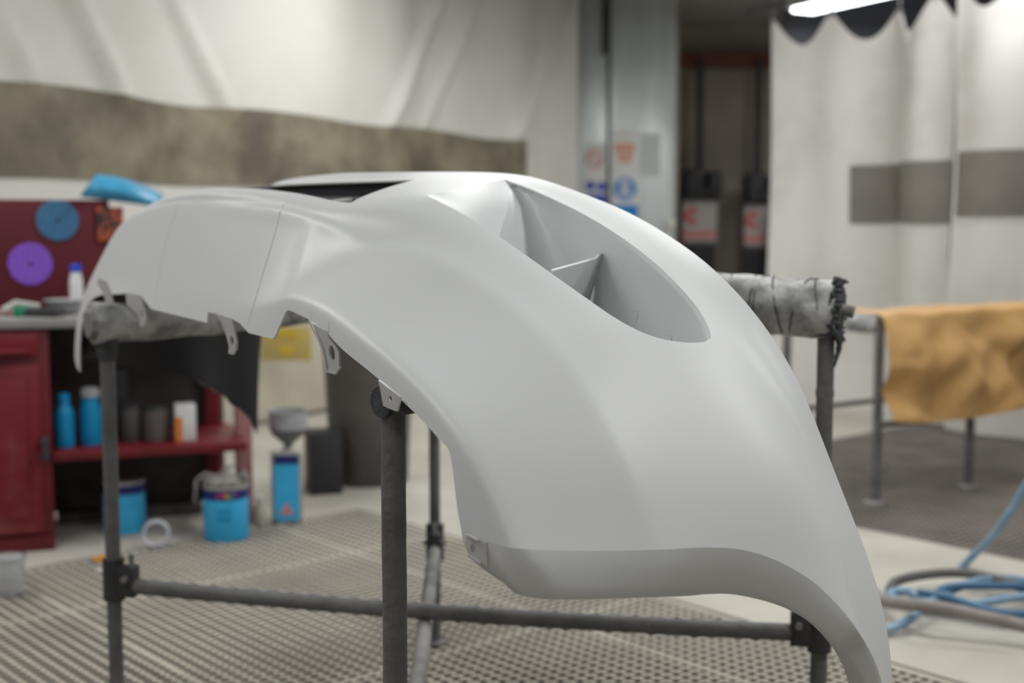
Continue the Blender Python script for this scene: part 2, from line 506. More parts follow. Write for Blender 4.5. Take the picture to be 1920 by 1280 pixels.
# --- outline of the shell
arch_px = [(865,993),(895,1006),(927,1019),(960,1027),(1050,1032),(1150,1032),(1240,1030),(1320,1026),(1390,1030),(1455,1050),(1520,1087),(1565,1128),(1600,1170),(1632,1222),(1652,1272),(1662,1330)]
lip_px_curve = [(865,993),(857,950),(850,890),(846,862),(840,842),(828,828),(787,783),(750,748),(706,707),(642,655),(610,621),(583,601),(565,592)]
lip_px_line = [(565,592),(551,585),(541,581),(536,584),(515,632),(511,635),(466,624),(450,606),(433,597),(405,588),(389,585),(388,605),(283,579),(264,554),(236,549)]
arch_d = domline(arch_px, 5)
lip_d = domline(lip_px_curve, 5)[:-1] + domstraight(lip_px_line, 3)
end_x = arch_d[-1][0]
hood_near = (xz(TK[-1], 0.50, 1), TK[-1])
outline = []
outline += lip_d                                  # near bottom corner -> far along the lip
fx0 = lip_d[-1][0]
xfar0 = xz(0.0, 0.765, -1)
for k in range(1, 30):
    outline.append((fx0 + (xfar0-fx0)*k/30, lip_d[-1][1]*(1-k/30)**4))
ztrim = lambda y: float(np.interp(y, [0, TK[2], TK[3], TK[4], TK[5], TK[6]], [.765, .762, .735, .655, .57, .52]))
for k in range(0, 50):
    y = TK[-1]*k/49; outline.append((xz(y, ztrim(y), -1), y))
xs_, xe_ = outline[-1][0], hood_near[0]
for k in range(1, 200): outline.append((xs_ + (xe_-xs_)*k/200, TK[-1]))
outline.append(hood_near)
outline += arch_d[::-1][:-1]
# --- openings

fog_lo = [(800,366),(850,392),(900,420),(950,453),(1000,488),(1050,524),(1100,559),(1140,587),(1180,611),(1215,627),(1250,637),(1290,642),(1322,641)]
fog_hi = [(1333,633),(1329,615),(1312,583),(1290,555),(1262,525),(1225,490),(1170,448),(1110,410),(1050,379),(990,352),(945,336)]
fog_d = domline(fog_lo, 4) + domline(fog_hi, 4) + [dom(945+(800-945)*k/8, 336+(366-336)*k/8) for k in range(1, 8)]
def thx(pt): u, v, z = uvz(PV(*pt)); return theta(u, z)*SX
y3, y4 = TK[3]-0.012, TK[4]+0.005
gx = [(thx((655,380,.17)), y3), (thx((580,364,.16)), y3+.004), (thx((500,352,.15)), y3+.004), (theta(2.62,1.19)*SX, y3+.004), (theta(2.75,1.17)*SX, y3),
      (theta(2.68,1.2)*SX, y4), (thx((640,343,.31)), y4), (thx((760,338,.32)), y4)]
grille_d = []
for k in range(len(gx)):
    a, b = gx[k], gx[(k+1) % len(gx)]
    for i in range(8): grille_d.append((a[0]+(b[0]-a[0])*i/8, a[1]+(b[1]-a[1])*i/8))
seams_px = [[(531,383),(518,430),(500,490),(482,550),(466,603)], [(335,383),(318,430),(305,480),(296,530),(289,574)]]
seams = [domline(s, 5) for s in seams_px]
# crisp pressed crests: (pixel polyline, height, half width, fade at start, fade at end)
crests = [(domline([(592,415),(578,460),(562,520),(545,572)], 6), .0032, .04, 0.0, .25),
          (domline([(592,415),(640,436),(696,461),(745,468),(800,474)], 6), .0032, .04, 0.0, .5),
          (domline([(592,415),(540,399),(470,389),(400,382)], 6), .0024, .035, 0.0, .4)]
def crest_h(P):
    tot = np.zeros(len(P))
    for pl, h, wd, f0_, f1_ in crests:
        A = np.array(pl); best = np.full(len(P), 1e9); par = np.zeros(len(P)); m_ = len(A)-1
        for i in range(m_):
            a, b = A[i], A[i+1]; ab = b-a; t = np.clip(((P-a)@ab)/((ab@ab)+1e-12), 0, 1); q = a + t[:, None]*ab
            d_ = np.hypot(*(P-q).T); k = d_ < best; best[k] = d_[k]; par[k] = (i+t[k])/m_
        fade = np.clip((1-par)/max(f1_, 1e-6), 0, 1) if f1_ else 1.0
        tot = np.maximum(tot, h*np.clip(1-best/wd, 0, 1)**1.3*fade)
    return tot

def inpoly(P, poly):
    x, y = P[:, 0], P[:, 1]; c = np.zeros(len(P), bool); n = len(poly)
    for i in range(n):
        x1, y1 = poly[i]; x2, y2 = poly[(i+1) % n]
        if y1 == y2: continue
        m = ((y1 > y) != (y2 > y)) & (x < (x2-x1)*(y-y1)/(y2-y1)+x1)
        c ^= m
    return c
def pdist(P, poly, closed=True):
    d = np.full(len(P), 1e9); n = len(poly)
    for i in range(n if closed else n-1):
        a = np.array(poly[i]); b = np.array(poly[(i+1) % n]); ab = b-a; L2 = (ab@ab)+1e-12
        t = np.clip(((P-a)@ab)/L2, 0, 1); q = a + t[:, None]*ab
        d = np.minimum(d, np.hypot(*(P-q).T))
    return d
def clean(poly, eps=0.0012, closed=True):
    out = [poly[0]]
    for p in poly[1:]:
        if math.hypot(p[0]-out[-1][0], p[1]-out[-1][1]) > eps: out.append(p)
    if closed and math.hypot(out[0][0]-out[-1][0], out[0][1]-out[-1][1]) < eps: out.pop()
    return out
outline = clean(outline); fog_d = clean(fog_d); grille_d = clean(grille_d)
SP = 0.0085
gxs = np.arange(X0, X0 + (nth-1)*DX, SP); gys = np.arange(0.002, TK[-1], SP)
GP = np.array([(x + (SP/2 if j % 2 else 0), y) for j, y in enumerate(gys) for x in gxs])
ok = inpoly(GP, outline) & ~inpoly(GP, fog_d) & ~inpoly(GP, grille_d)
GP = GP[ok]
dd = np.minimum.reduce([pdist(GP, outline), pdist(GP, fog_d), pdist(GP, grille_d)] + [pdist(GP, s, False) for s in seams] + [pdist(GP, c[0], False) for c in crests])
GP = GP[dd > SP*0.45]
pts = [Vector(p) for p in GP]; edges = []; flag = {}
for lp in (outline, fog_d, grille_d):
    n = len(pts); pts += [Vector(p) for p in lp]; edges += [(n+i, n+(i+1) % len(lp)) for i in range(len(lp))]
for c in crests:
    P = clean(c[0], 0.003, False); n = len(pts); pts += [Vector(p) for p in P]; edges += [(n+i, n+i+1) for i in range(len(P)-1)]
groove = []
for s in seams:
    s = clean(s, 0.003, False)
    P = np.array(s); t = np.gradient(P, axis=0); t /= np.linalg.norm(t, axis=1)[:, None]; nn = np.stack([-t[:, 1], t[:, 0]], 1)
    for off in (-.0016, 0, .0016):
        n = len(pts); pts += [Vector(p) for p in P + nn*off]; edges += [(n+i, n+i+1) for i in range(len(P)-1)]
        if off == 0: groove += [tuple(p) for p in P]
ov, oe, of, *_ = delaunay_2d_cdt(pts, edges, [], 0, 1e-6)
cent = np.array([tuple(sum((ov[i] for i in f), Vector((0, 0)))/len(f)) for f in of])
keepf = inpoly(cent, outline) & ~inpoly(cent, fog_d) & ~inpoly(cent, grille_d)
tri = [f for f, k in zip(of, keepf) if k]
used = sorted({i for f in tri for i in f}); remap = {i: k for k, i in enumerate(used)}
tri = [tuple(remap[i] for i in f) for f in tri]
D2 = np.array([tuple(ov[i]) for i in used])
gset = np.array(groove)
TOPV = []; NRM = []
CH = crest_h(D2)
for p, ch in zip(D2, CH):
    n = SN(*p); q = S(*p) + n*float(ch)
    if len(gset) and np.min(np.hypot(*(gset-p).T)) < 1e-4: q = q - n*0.004
    TOPV.append(q); NRM.append(n)
# orient faces outward
f0 = tri[len(tri)//2]
def fn(f): a, b, c = (TOPV[i] for i in f[:3]); return (b-a).cross(c-a)
if sum(1 for f in tri[::50] if fn(f).dot(NRM[f[0]]) < 0) > len(tri[::50])/2: tri = [tuple(reversed(f)) for f in tri]
TH_SH = 0.0026
n = len(TOPV)
BOT = [q - nn*TH_SH for q, nn in zip(TOPV, NRM)]
allf = list(tri) + [tuple(i+n for i in reversed(f)) for f in tri]
mi = [0]*len(tri) + [1]*len(tri)
de = set()
for f in tri:
    for i in range(3): de.add((f[i], f[(i+1) % 3]))
for (a, b) in list(de):
    if (b, a) not in de: allf.append((b, a, a+n, b+n)); mi.append(0)
bump = thing('bumper_cover', 'white primed car front bumper cover lying face up across the tube stand', 'car bumper', (-0.2, 2.0, 0.93))
mk('shell', TOPV + BOT, allf, None, bump, mats=[M_PRIMER, M_BLACKPL], midx=mi, angle=40)

# --- wheel-arch flange below the crease
fl_bot_px = [(878,1040),(905,1063),(930,1080),(950,1094),(958,1104),(975,1112),(1010,1119),(1060,1121),(1150,1119),(1280,1115),(1330,1111),(1380,1112),(1450,1128),(1500,1150),(1540,1180),(1580,1217),(1610,1257),(1626,1292),(1640,1345)]
topc = [S(*d) for d in arch_d]
def resample(P, n):
    P = [Vector(p) for p in P]; L = [0]
    for a, b in zip(P[:-1], P[1:]): L.append(L[-1] + (b-a).length)
    out = []
    for k in range(n):
        s = L[-1]*k/(n-1); i = 0
        while i < len(L)-2 and L[i+1] < s: i += 1
        t = (s-L[i])/max(L[i+1]-L[i], 1e-9); out.append(P[i].lerp(P[i+1], t))
    return out
NFL = len(topc)
botp = resample([Vector((p.x, p.y, 0)) for p in catmull([Vector((a, b, 0)) for a, b in fl_bot_px], 6)], NFL)
tpx = []
def proj(p):
    d = p - CO; z = d.dot(FWD); return (960 + F*d.x/z, 640 - F*d.dot(UPV)/z, z)
rows = []
arch_n = [SN(*d) for d in arch_d]
bot3 = []
for i in range(NFL):
    y = topc[i].y
    k = i/(NFL-1)
    push = -0.002 + .004*k
    bot3.append(PY(botp[i].x, botp[i].y - 5, y + push))
R_ = 5
for r in range(R_+1):
    t = r/R_
    rows.append([topc[i].lerp(bot3[i], t) + arch_n[i]*(0.004*math.sin(math.pi*t)) for i in range(NFL)])
inn = [bot3[i] + Vector((0, 0.009, -.0075)) for i in range(NFL)]
inn2 = [inn[i] + (bA*0.035 + Vector((0, 0, .012)))*min(1, i/18) for i in range(NFL)]
rows += [inn, inn2]
vs = [p for rw in rows for p in rw]; fs = []
for r in range(len(rows)-1):
    for i in range(NFL-1):
        fs.append((r*NFL+i, (r+1)*NFL+i, (r+1)*NFL+i+1, r*NFL+i+1))
fl = mk('wheel_arch_flange', vs, fs, M_PRIMER, bump, angle=50)

# --- lamp recess
top = [S(*d) for d in fog_d]; tn = [SN(*d) for d in fog_d]
cen = sum(top, Vector())/len(top)
inw = -(sum(tn, Vector()).normalized())
pA = S(*dom(820, 362)); pB = S(*dom(1300, 630)); ax = (pB-pA); LEN = ax.length; ax.normalize()
rings = [top]
def ring(depth, shrink, depthA, shift, smooth):
    out = []
    for p, nn in zip(top, tn):
        k = min(1, max(0, (p-pA).dot(ax)/LEN))
        wgt = max(0, 1 - k/0.66); wd = max(0, 1 - k/.45)
        axis_pt = pA + ax*((p-pA).dot(ax))
        toc = (axis_pt - p); toc -= inw*toc.dot(inw)
        l = toc.length
        q = p + (toc/l*min(shrink, l*.9) if l > 1e-6 else Vector())
        out.append(q + inw*(depth*(1-wd) + depthA*wd) + ax*(shift*wgt))
    for _ in range(smooth):
        m_ = len(out); out = [(out[i-1] + out[i]*2 + out[(i+1) % m_])/4 for i in range(m_)]
    return out
rings += [ring(.0015, .0008, .0, .006, 0), ring(.004, .003, .001, .02, 1), ring(.008, .005, .004, .04, 4), ring(.025, .007, .016, .075, 10), ring(.05, .010, .04, .11, 20), ring(.08, .013, .075, .15, 30), ring(.115, .016, .115, .19, 40)]
n = len(top); vs = [p for r in rings for p in r]; fs = []
for r in range(len(rings)-1):
    for i in range(n):
        i2 = (i+1) % n; fs.append((r*n+i, (r+1)*n+i, (r+1)*n+i2, r*n+i2))
vs.append(sum(rings[-1], Vector())/n); cidx = len(vs)-1; r = len(rings)-1
for i in range(n): fs.append((r*n+i, cidx, r*n+(i+1) % n))
a, b, c = (vs[i] for i in fs[n*3+n//2][:3])
rec = mk('lamp_recess', vs, fs, M_PRIMER, bump, angle=32)
RB = BVHTree.FromPolygons(vs, [f for f in fs])
def rcast(px, py):
    h = RB.ray_cast(CO, ray(px, py).normalized()); return h[0]
def fin(top_px, depth, th, name, back=0.0):
    P = []
    for (px, py, k) in top_px:
        h = rcast(px, py)
        r = ray(px, py).normalized()
        P.append(CO + r*((h-CO).length - k))
    mb = MB(); 
    d = inw*depth; s = ax*th
    m_ = len(P)
    vs = [p for p in P] + [p+s for p in P] + [p+d for p in P] + [p+d+s for p in P]
    fs = []
    for i in range(m_-1):
        fs += [(i, i+1, m_+i+1, m_+i), (i, 2*m_+i, 2*m_+i+1, i+1), (m_+i, m_+i+1, 3*m_+i+1, 3*m_+i)]
    fs += [(0, m_, 3*m_, 2*m_), (m_-1, 3*m_-1, 4*m_-1, 2*m_-1)]
    return mk(name, vs, fs, M_PRIMER, bump, angle=30)
def deep(px, py, k): r = ray(px, py).normalized(); return CO + r*((rcast(px, py)-CO).length - k)
edge_d = (S(*dom(1030, 514)) - CO).length; wall_d = (rcast(1127, 475) - CO).length
f0 = CO + ray(1034, 500).normalized()*(edge_d + .012); f1 = deep(1127, 475, -.002); f1b = f0.lerp(f1, .86) + (f1-f0).cross(ax).normalized()*0.0
P_ = [f0.lerp(f1, t) for t in (0, .25, .5, .75, .86)]
up_ = -inw
P_ += [f0.lerp(f1, .93) + up_*.006, f1 + up_*.006]
P_ = [p - up_*.004 for p in P_]
m_ = len(P_); vs_ = [p for p in P_] + [p + ax*.005 for p in P_] + [p + inw*.095 for p in P_] + [p + inw*.095 + ax*.005 for p in P_]; fs_ = []
for i in range(m_-1): fs_ += [(i, i+1, m_+i+1, m_+i), (i, 2*m_+i, 2*m_+i+1, i+1), (m_+i, m_+i+1, 3*m_+i+1, 3*m_+i)]
fs_ += [(0, m_, 3*m_, 2*m_), (m_-1, 3*m_-1, 4*m_-1, 2*m_-1)]
mk('divider_fin', vs_, fs_, M_PRIMER, bump, angle=30)
fin([(1180,584,.004),(1194,585,.003)], .05, .003, 'clip_tab')
fin([(1247,629,.004),(1257,631,.003)], .03, .003, 'clip_tab')

# --- black grille inside the bonnet-side opening
def gxy(f, t):
    """f 0..1 from the near to the far end of the opening, at domain height t"""
    k = min(max((t-y3)/(y4-y3), 0), 1)
    a = gx[0][0] + (gx[7][0]-gx[0][0])*k; b = gx[4][0] + (gx[5][0]-gx[4][0])*k
    return a + (b-a)*f
prof = [(y3-.006, .004), (y3-.006, .03), (y3+.008, .075), ((y3+y4)/2, .085), (y4-.008, .075), (y4+.008, .03), (y4+.008, .004)]
fcol = [-.012, -.01, .01] + [k/12 for k in range(1, 12)] + [.99, 1.01, 1.012]
rowsg = []
for f in fcol:
    endc = f in (fcol[0], fcol[-1])
    rowsg.append([S(gxy(f, t), t) - SN(gxy(f, t), t)*(.004 if endc else dp) for t, dp in prof])
npf = len(prof)
mk('grille_backing', [p for r in rowsg for p in r], [(i*npf+j, i*npf+j+1, (i+1)*npf+j+1, (i+1)*npf+j) for i in range(len(rowsg)-1) for j in range(npf-1)], M_BLACKPL, bump)
M_SLAT = mat('grille slat plastic', (0.035, 0.036, 0.042), 0.4)
for k in range(5):
    t = y3 + (y4-y3)*(k+.5)/5
    path = [S(gxy(.01 + .98*q/17, t), t) - SN(gxy(.01 + .98*q/17, t), t)*(.032 + .01*(k % 2)) for q in range(18)]
    MB().tube(path, .006, 8).build('grille_slat', M_SLAT, bump)
for f in (.3, .6):
    MB().tube([S(gxy(f, t), t) - SN(gxy(f, t), t)*.034 for t in np.linspace(y3, y4, 8)], .006, 8).build('grille_strut', M_GREYPL, bump)

# --- mounting tabs along the lower lip (outlines in the tab's own plane, hanging from the lip)
def px_plate(name, poly_px, holes_px, y_of, th, m, parent):
    """plate through three sight-line points: y_of(px,py) gives the distance"""
    c = (sum(p[0] for p in poly_px)/len(poly_px), sum(p[1] for p in poly_px)/len(poly_px))
    o = PY(c[0], c[1], y_of(*c)); ex = (PY(c[0]+30, c[1], y_of(c[0]+30, c[1])) - o); ey = (PY(c[0], c[1]-30, y_of(c[0], c[1]-30)) - o)
    nz = ex.cross(ey).normalized(); ex.normalize(); ey = nz.cross(ex)
    def to2(px, py):
        r = ray(px, py); t = (o-CO).dot(nz)/r.dot(nz); q = CO + r*t - o; return (q.dot(ex), q.dot(ey))
    return plate([to2(*p) for p in poly_px], [[to2(*p) for p in h] for h in holes_px], th, name, m, parent, (o, ex, ey))
def ell(cx, cy, rx, ry, rot=0, n=18):
    out = []
    for k in range(n):
        a = 2*math.pi*k/n; x = rx*math.cos(a); y = ry*math.sin(a); c, s = math.cos(rot), math.sin(rot)
        out.append((cx + x*c - y*s, cy + x*s + y*c))
    return out
def lipY(px): return PV(px, 600, 0.0).y
def tabY(px0, slope=-.0006, off=.012): return lambda px, py: lipY(px0) + off + slope*(px-px0) 
t1 = px_plate('mounting_tab', [(580,600),(614,622),(618,632),(631,648),(637,660),(638,688),(630,700),(613,696),(611,683),(607,662),(600,640),(590,620)],
         [ell(624,661,5.2,14.5,-.18)], tabY(600), .004, M_GREYPL, bump)
rim = [(580,600),(590,620),(600,640),(607,662),(611,683),(613,696),(630,700),(638,688)]
MB().tube([PY(x, y, tabY(600)(x, y) - .004) for x, y in rim], .0022, 8).build('tab_rim', M_GREYPL, t1)
t2 = px_plate('mounting_tab', [(405,587),(434,596),(440,612),(445,640),(444,655),(438,665),(430,662),(431,648),(424,622),(414,600)],
         [ell(436.5,638,3.2,10,-.12)], tabY(430), .005, M_GREYPL, bump)
t3 = px_plate('mounting_tab', [(236,548),(262,553),(268,565),(274,588),(275,602),(270,612),(263,611),(264,600),(258,585),(240,572)],
         [ell(267.5,588,2.2,7,-.1)], tabY(262), .005, M_GREYPL, bump)
t4 = px_plate('mounting_tab', [(711,712),(752,744),(749,757),(746,771),(728,764),(720,760),(716,735)],
         [ell(733,747,3.6,6.2,-.1)], tabY(730, off=-.004), .004, M_GREYPL, bump)
t5 = px_plate('mounting_tab', [(186,520),(200,528),(207,548),(213,570),(200,572),(196,552),(184,532)], [], tabY(200, off=-.08), .005, M_GREYPL, bump)
t6 = px_plate('mounting_tab', [(873,1001),(912,1017),(915,1060),(880,1044)], [ell(888,1027,4.5,8,-.15)], lambda px, py: topc[0].y - .013 - .0003*(px-880), .003, M_GREYPL, bump)
for seg in ([(877,1003),(897,1013)], [(879,1041),(902,1056)]):
    MB().tube([PY(x, y, topc[0].y - .016 - .0003*(x-880)) for x, y in seg], .0022, 8).build('tab_rim', M_GREYPL, t6)
# thin pointed location pins standing on the lip above the big tab
for (x, y0, y1) in ((583,582,603),(617,601,628)):
    MB().tube([PY(x, y1, lipY(x)-.004), PY(x, y0, lipY(x)-.001)], [.0016, .0003], 6).build('location_pin', M_GREYPL, bump)

# ================================================================== TUBE STAND
def stand():
    L = PY(208, 900, 2.83); R = PY(1545, 800, 2.48); N = PY(738, 900, 1.68); B = PY(815, 900, 3.35)
    st = thing('tube_stand', 'dark grey tubular work stand holding up the white bumper cover', 'work stand', ((L.x+R.x)/2, (L.y+R.y)/2, 0))
    ztop = {'L': .90, 'R': .95, 'N': .905, 'B': .93}
    for k, p in (('L', L), ('R', R), ('N', N), ('B', B)):
        path = [Vector((p.x, p.y, z)) for z in np.linspace(0.012, ztop[k], 30)]
        lg = MB().tube(path, .0166 if k != 'B' else .0145, 18, jitter=.05, jscale=45).build('leg', M_TUBE, st)
        MB().lathe([(.035, 0), (.035, .006), (.02, .012)], (p.x, p.y, 0.0), 18).build('foot_plate', M_TUBE, lg)
    zb = .31
    def xy(p, z): return Vector((p.x, p.y, z))
    mid = (xy(L, zb) + xy(R, zb))/2
    MB().tube([xy(L, zb).lerp(xy(R, zb), t) + Vector((0, 0, -.012*math.sin(math.pi*t))) for t in np.linspace(.012, .985, 30)], .0175, 16, jitter=.05, jscale=30).build('brace', M_TUBE, st)
    MB().tube([xy(B, zb - .045).lerp(xy(N, zb - .045), t) for t in np.linspace(.01, .985, 30)], .0165, 16, jitter=.05, jscale=30).build('brace', M_TUBEDUST, st)
    for p, q, dz in ((L, R, 0), (R, L, 0), (N, B, -.045), (B, N, -.045)):
        d = (xy(q, 0) - xy(p, 0)).normalized(); s = Vector((-d.y, d.x, 0)); c = xy(p, zb + dz + .01)
        mb = MB().tube([c - Vector((0, 0, .045)), c + Vector((0, 0, .05))], .024, 16)
        cl = mb.build('clamp', M_CLAMP, st)
        MB().rbox((-.022, -.018, -.035), (.022, .018, .035), .005, rot=math.atan2(d.y, d.x), org=c + d*.035).build('clamp_block', M_CLAMP, cl)
        MB().tube([c + d*.04 + s*.03 + Vector((0, 0, .01)), c + d*.04 - s*.03 + Vector((0, 0, .01))], .007, 8).build('bolt', M_TUBEDUST, cl)
        MB().tube([c + d*.045 + Vector((0, 0, .03)), c + d*.045 + Vector((0, 0, .062))], .006, 8).build('wing_bolt', M_TUBEDUST, cl)
    # padded rolls along the top
    def roll(a, b, r, m, over_a, over_b, jit=.14):
        a = Vector(a); b = Vector(b); d = (b-a).normalized(); a2 = a - d*over_a; b2 = b + d*over_b
        n = 60
        path = [a2.lerp(b2, i/n) for i in range(n+1)]
        rad = [r*(1 + .06*noise.noise(p*16) + .03*noise.noise(p*50)) for p in path]
        rl = MB().tube(path, rad, 30, jitter=jit, jscale=14).build('padded_roll', m, st, angle=60)
        return rl, a2, b2, d
    rl, a2, b2, d = roll((R.x, R.y, .957), (R.x-.62, R.y+.26, .985), .057, M_FOAM, .022, 0)
    # torn ends of the tape at the right end of the roll
    s = Vector((-d.y, d.x, 0))
    mb = MB()
    for k in range(34):
        a = 2*math.pi*k/34; dirv = s*math.cos(a) + Vector((0, 0, math.sin(a)))
        p = a2 + dirv*.055 + d*random.uniform(-.004, .012); e = p - d*random.uniform(.004, .02) + dirv*random.uniform(-.004, .012)
        mb.tube([p, p.lerp(e, .5) + dirv*.003, e], [.006, .005, .002], 6)
    mb.build('torn_tape_end', M_FOAMDK, rl)
    for k in range(11):
        c = a2 + d*(.03 + .028*k); path = []
        for q in range(15):
            a = 2*math.pi*q/14 + k; rr = .0575*(1 + .05*noise.noise(Vector((k*3.1, q*.9, 0))))
            path.append(c + (s*math.cos(a) + Vector((0, 0, math.sin(a))))*rr + d*(.012*math.sin(a*1.0 + k*2)))
        MB().tube(path[:9 + k % 5], .0016, 5).build('tape_seam', M_FOAMDK, rl)
    MB().tube([a2 + d*.01, a2 - d*.008], [.05, .044], 20, jitter=.3, jscale=60).build('roll_end', M_FOAMDK, rl)
    MB().tube([a2 - d*.0, a2 - d*.03 - Vector((0,0,.004))], .012, 12).build('tube_stub', M_TUBEDUST, rl)
    for k in range(3):
        p = a2 - Vector((0, 0, .03 + .01*k)) + s*(.01*k - .01); 
        MB().tube([p, p + Vector((.006, 0, -.025)), p + Vector((-.004, 0, -.05 - .006*k))], [.006, .005, .002], 6).build('hanging_tape', M_FOAMDK, rl)
    rb, a2, b2, d = roll((R.x, R.y, .93), (R.x, R.y, .905), .033, M_FOAMDK, .0, 0)
    rl2, a2, b2, d = roll((L.x, L.y, .902), (B.x, B.y, .93), .045, M_FOAM, .03, 0)
    MB().tube([a2 + d*.008, a2 - d*.012], [.042, .03], 18, jitter=.3, jscale=60).build('roll_end', M_TUBEDUST, rl2)
    MB().tube([Vector((L.x, L.y, .87)), Vector((L.x, L.y, .82))], [.027, .019], 14, jitter=.3, jscale=60).build('tape_wrap', M_FOAMDK, rl2)
    rl3, a2, b2, d = roll((N.x, N.y, .888), (R.x, R.y, .90), .020, M_FOAMDK, .022, -.45)
    # paint-drip collars on the right leg
    MB().tube([Vector((R.x, R.y, .80)), Vector((R.x, R.y, .785))], .0185, 14, jitter=.3, jscale=80).build('tape_wrap', M_TUBE, st)
    return st
stand()
# ================================================================== ROOM SHELL
M_WALL = mat('wall paint', (0.55, 0.54, 0.52), 0.8, var=0.15, vscale=1.2)
M_WALLDK = mat('dark alcove wall', (0.40, 0.35, 0.30), 0.85, var=0.25, vscale=1.5)
M_CEIL = mat('ceiling sheet', (0.42, 0.42, 0.41), 0.8, var=0.15, vscale=1.5)
M_STEELDK = mat('dark steel beam', (0.06, 0.06, 0.062), 0.6)
M_LAMP = mat('lamp diffuser', (0.9, 0.9, 0.9), 0.4, emit=(0.9, 0.97, 1.0), estr=5.0)
M_LAMPBODY = mat('lamp housing', (0.75, 0.75, 0.74), 0.5)
CEILZ = 3.1
def quad(name, pts, m, label=None):
    o = mk(name, pts, [(0, 1, 2, 3)], m, None, smooth=False); return struct(o, label)
quad('wall_left', [(-5,-2.5,0),(-5,13,0),(-5,13,CEILZ),(-5,-2.5,CEILZ)], M_WALL)
quad('wall_right', [(6,-2.5,0),(6,13,0),(6,13,CEILZ),(6,-2.5,CEILZ)], M_WALL)
quad('wall_front', [(-5,-2.5,0),(6,-2.5,0),(6,-2.5,CEILZ),(-5,-2.5,CEILZ)], M_WALL)
quad('wall_back', [(-5,13,0),(6,13,0),(6,13,CEILZ),(-5,13,CEILZ)], M_WALLDK, 'dark brown-grey back wall of the alcove')
quad('ceiling', [(-5,-2.5,CEILZ),(6,-2.5,CEILZ),(6,13,CEILZ),(-5,13,CEILZ)], M_CEIL)

def ceiling_lamp(c, ang, label, length=1.5, width=.30, watts=LAMP_W):
    t = thing('ceiling_lamp', label, 'ceiling lamp', c, 'fluorescent ceiling lamps')
    R = Matrix.Rotation(ang, 3, 'Z')
    def loc(vs): return [R @ Vector(v) + Vector(c) for v in vs]
    mb = MB().rbox((-length/2, -width/2, .02), (length/2, width/2, .09), .012); mb.v = loc(mb.v); mb.build('housing', M_LAMPBODY, t)
    mb = MB().rbox((-length/2+.03, -width/2+.03, -.005), (length/2-.03, width/2-.03, .02), .008); mb.v = loc(mb.v); mb.build('diffuser', M_LAMP, t)
    for sx in (-1, 1):
        mb = MB().tube([(sx*length*.35, 0, .09), (sx*length*.35, 0, CEILZ - c[2])], .006, 8); mb.v = loc(mb.v); mb.build('hanger', M_STEELDK, t)
    ld = bpy.data.lights.new('tube_light', 'AREA'); ld.shape = 'RECTANGLE'; ld.size = length-.06; ld.size_y = width-.06
    ld.energy = watts; ld.color = (1.0, 0.99, 0.972)
    lo = bpy.data.objects.new('tube_light', ld); link(lo, t); lo.location = (0, 0, -.012); lo.rotation_euler = (0, 0, ang)
    return t
lamp_y = math.atan2(gA.y, gA.x)
lp = PY(1452, 20, 8.3)
ceiling_lamp((lp.x + .55, lp.y - .45, lp.z + .02), lamp_y + math.pi - .25, 'bright white fluorescent lamp above the hanging curtain at upper right', 1.5, .24)
for i, (x, y) in enumerate(((-2.7, 3.9), (0.5, 4.0), (2.7, 2.8), (2.6, 5.9), (-.2, 6.6), (3.3, 9.8), (1.5, 1.3), (-1.9, 1.6), (-.4, -1.3))):  # unseen lamps added for light; the last fills from behind the camera
    ceiling_lamp((x, y, 2.92), lamp_y, 'added white fluorescent lamp out of view to light the workshop', 1.5, .30, LAMP_W*(.7 if i == 7 else .6 if i == 8 else .85 if i == 6 else 1.25 if i == 0 else 1.0))

# ceiling beams and the red rail over the alcove
bm_ = struct(MB().box((-5, 9.6, 2.86), (6, 9.75, CEILZ)).build('trim_1', M_STEELDK, None, smooth=False), 'dark steel beam under the ceiling')
M_REDRAIL = mat('red rail paint', (0.16, 0.045, 0.03), 0.6)
struct(MB().box((0.6, 12.80, 2.66), (6, 12.88, 2.80)).build('trim_2', M_REDRAIL, None, smooth=False), 'dull red rail along the top of the alcove wall')

# ================================================================== CURTAINS
M_SHEET = mat('curtain sheet', (0.76, 0.74, 0.695), 0.55, col2=(0.66, 0.635, 0.58), vscale=1.3, sub=0.0, lo=0.45, hi=0.75)
M_BAND = mat('grimy window band', (0.13, 0.11, 0.082), 0.45, col2=(0.31, 0.285, 0.195), vscale=2.2, bump=0.4, bscale=9, lo=0.38, hi=0.66)
M_BAND2 = mat('grey window band', (0.15, 0.138, 0.12), 0.5, col2=(0.22, 0.205, 0.175), vscale=2.5)
M_SHEETDIRTY = mat('stained curtain sheet', (0.68, 0.665, 0.635), 0.55, col2=(0.48, 0.45, 0.405), vscale=1.3, lo=0.45, hi=0.75)
cP = Vector((XY(0, 5.6), 5.6, 0)); cD = Vector((0.5737, 1, 0)); cLn = cD.length; cD.normalize(); cN = Vector((cD.y, -cD.x, 0))
kend = 4.94*cLn
def cfold(s, z):
    f = .030*math.sin(s*3.1 + .5*math.sin(s*1.3)) + .012*math.sin(s*8.3+1)
    # slack diagonal creases running into the stiff window band
    for (s0, sl, am, wd) in ((.25, -.62, .05, .05), (.78, -.66, .06, .055), (1.55, -.7, .05, .06), (2.95, .75, .05, .06), (3.4, .7, .035, .05), (4.5, .9, .05, .07)):
        d = (s - s0 - sl*(z - 1.7)); f += am*math.exp(-(d/wd)**2) * min(1, max(0, (z-1.6)/.25)) 
    return f*min(1.0, .35 + .65*max(0.0, (z-.2)/1.2))
def cpt(s, z, off=0): return cP + cD*s + cN*(cfold(s, z) + off) + Vector((0, 0, z))
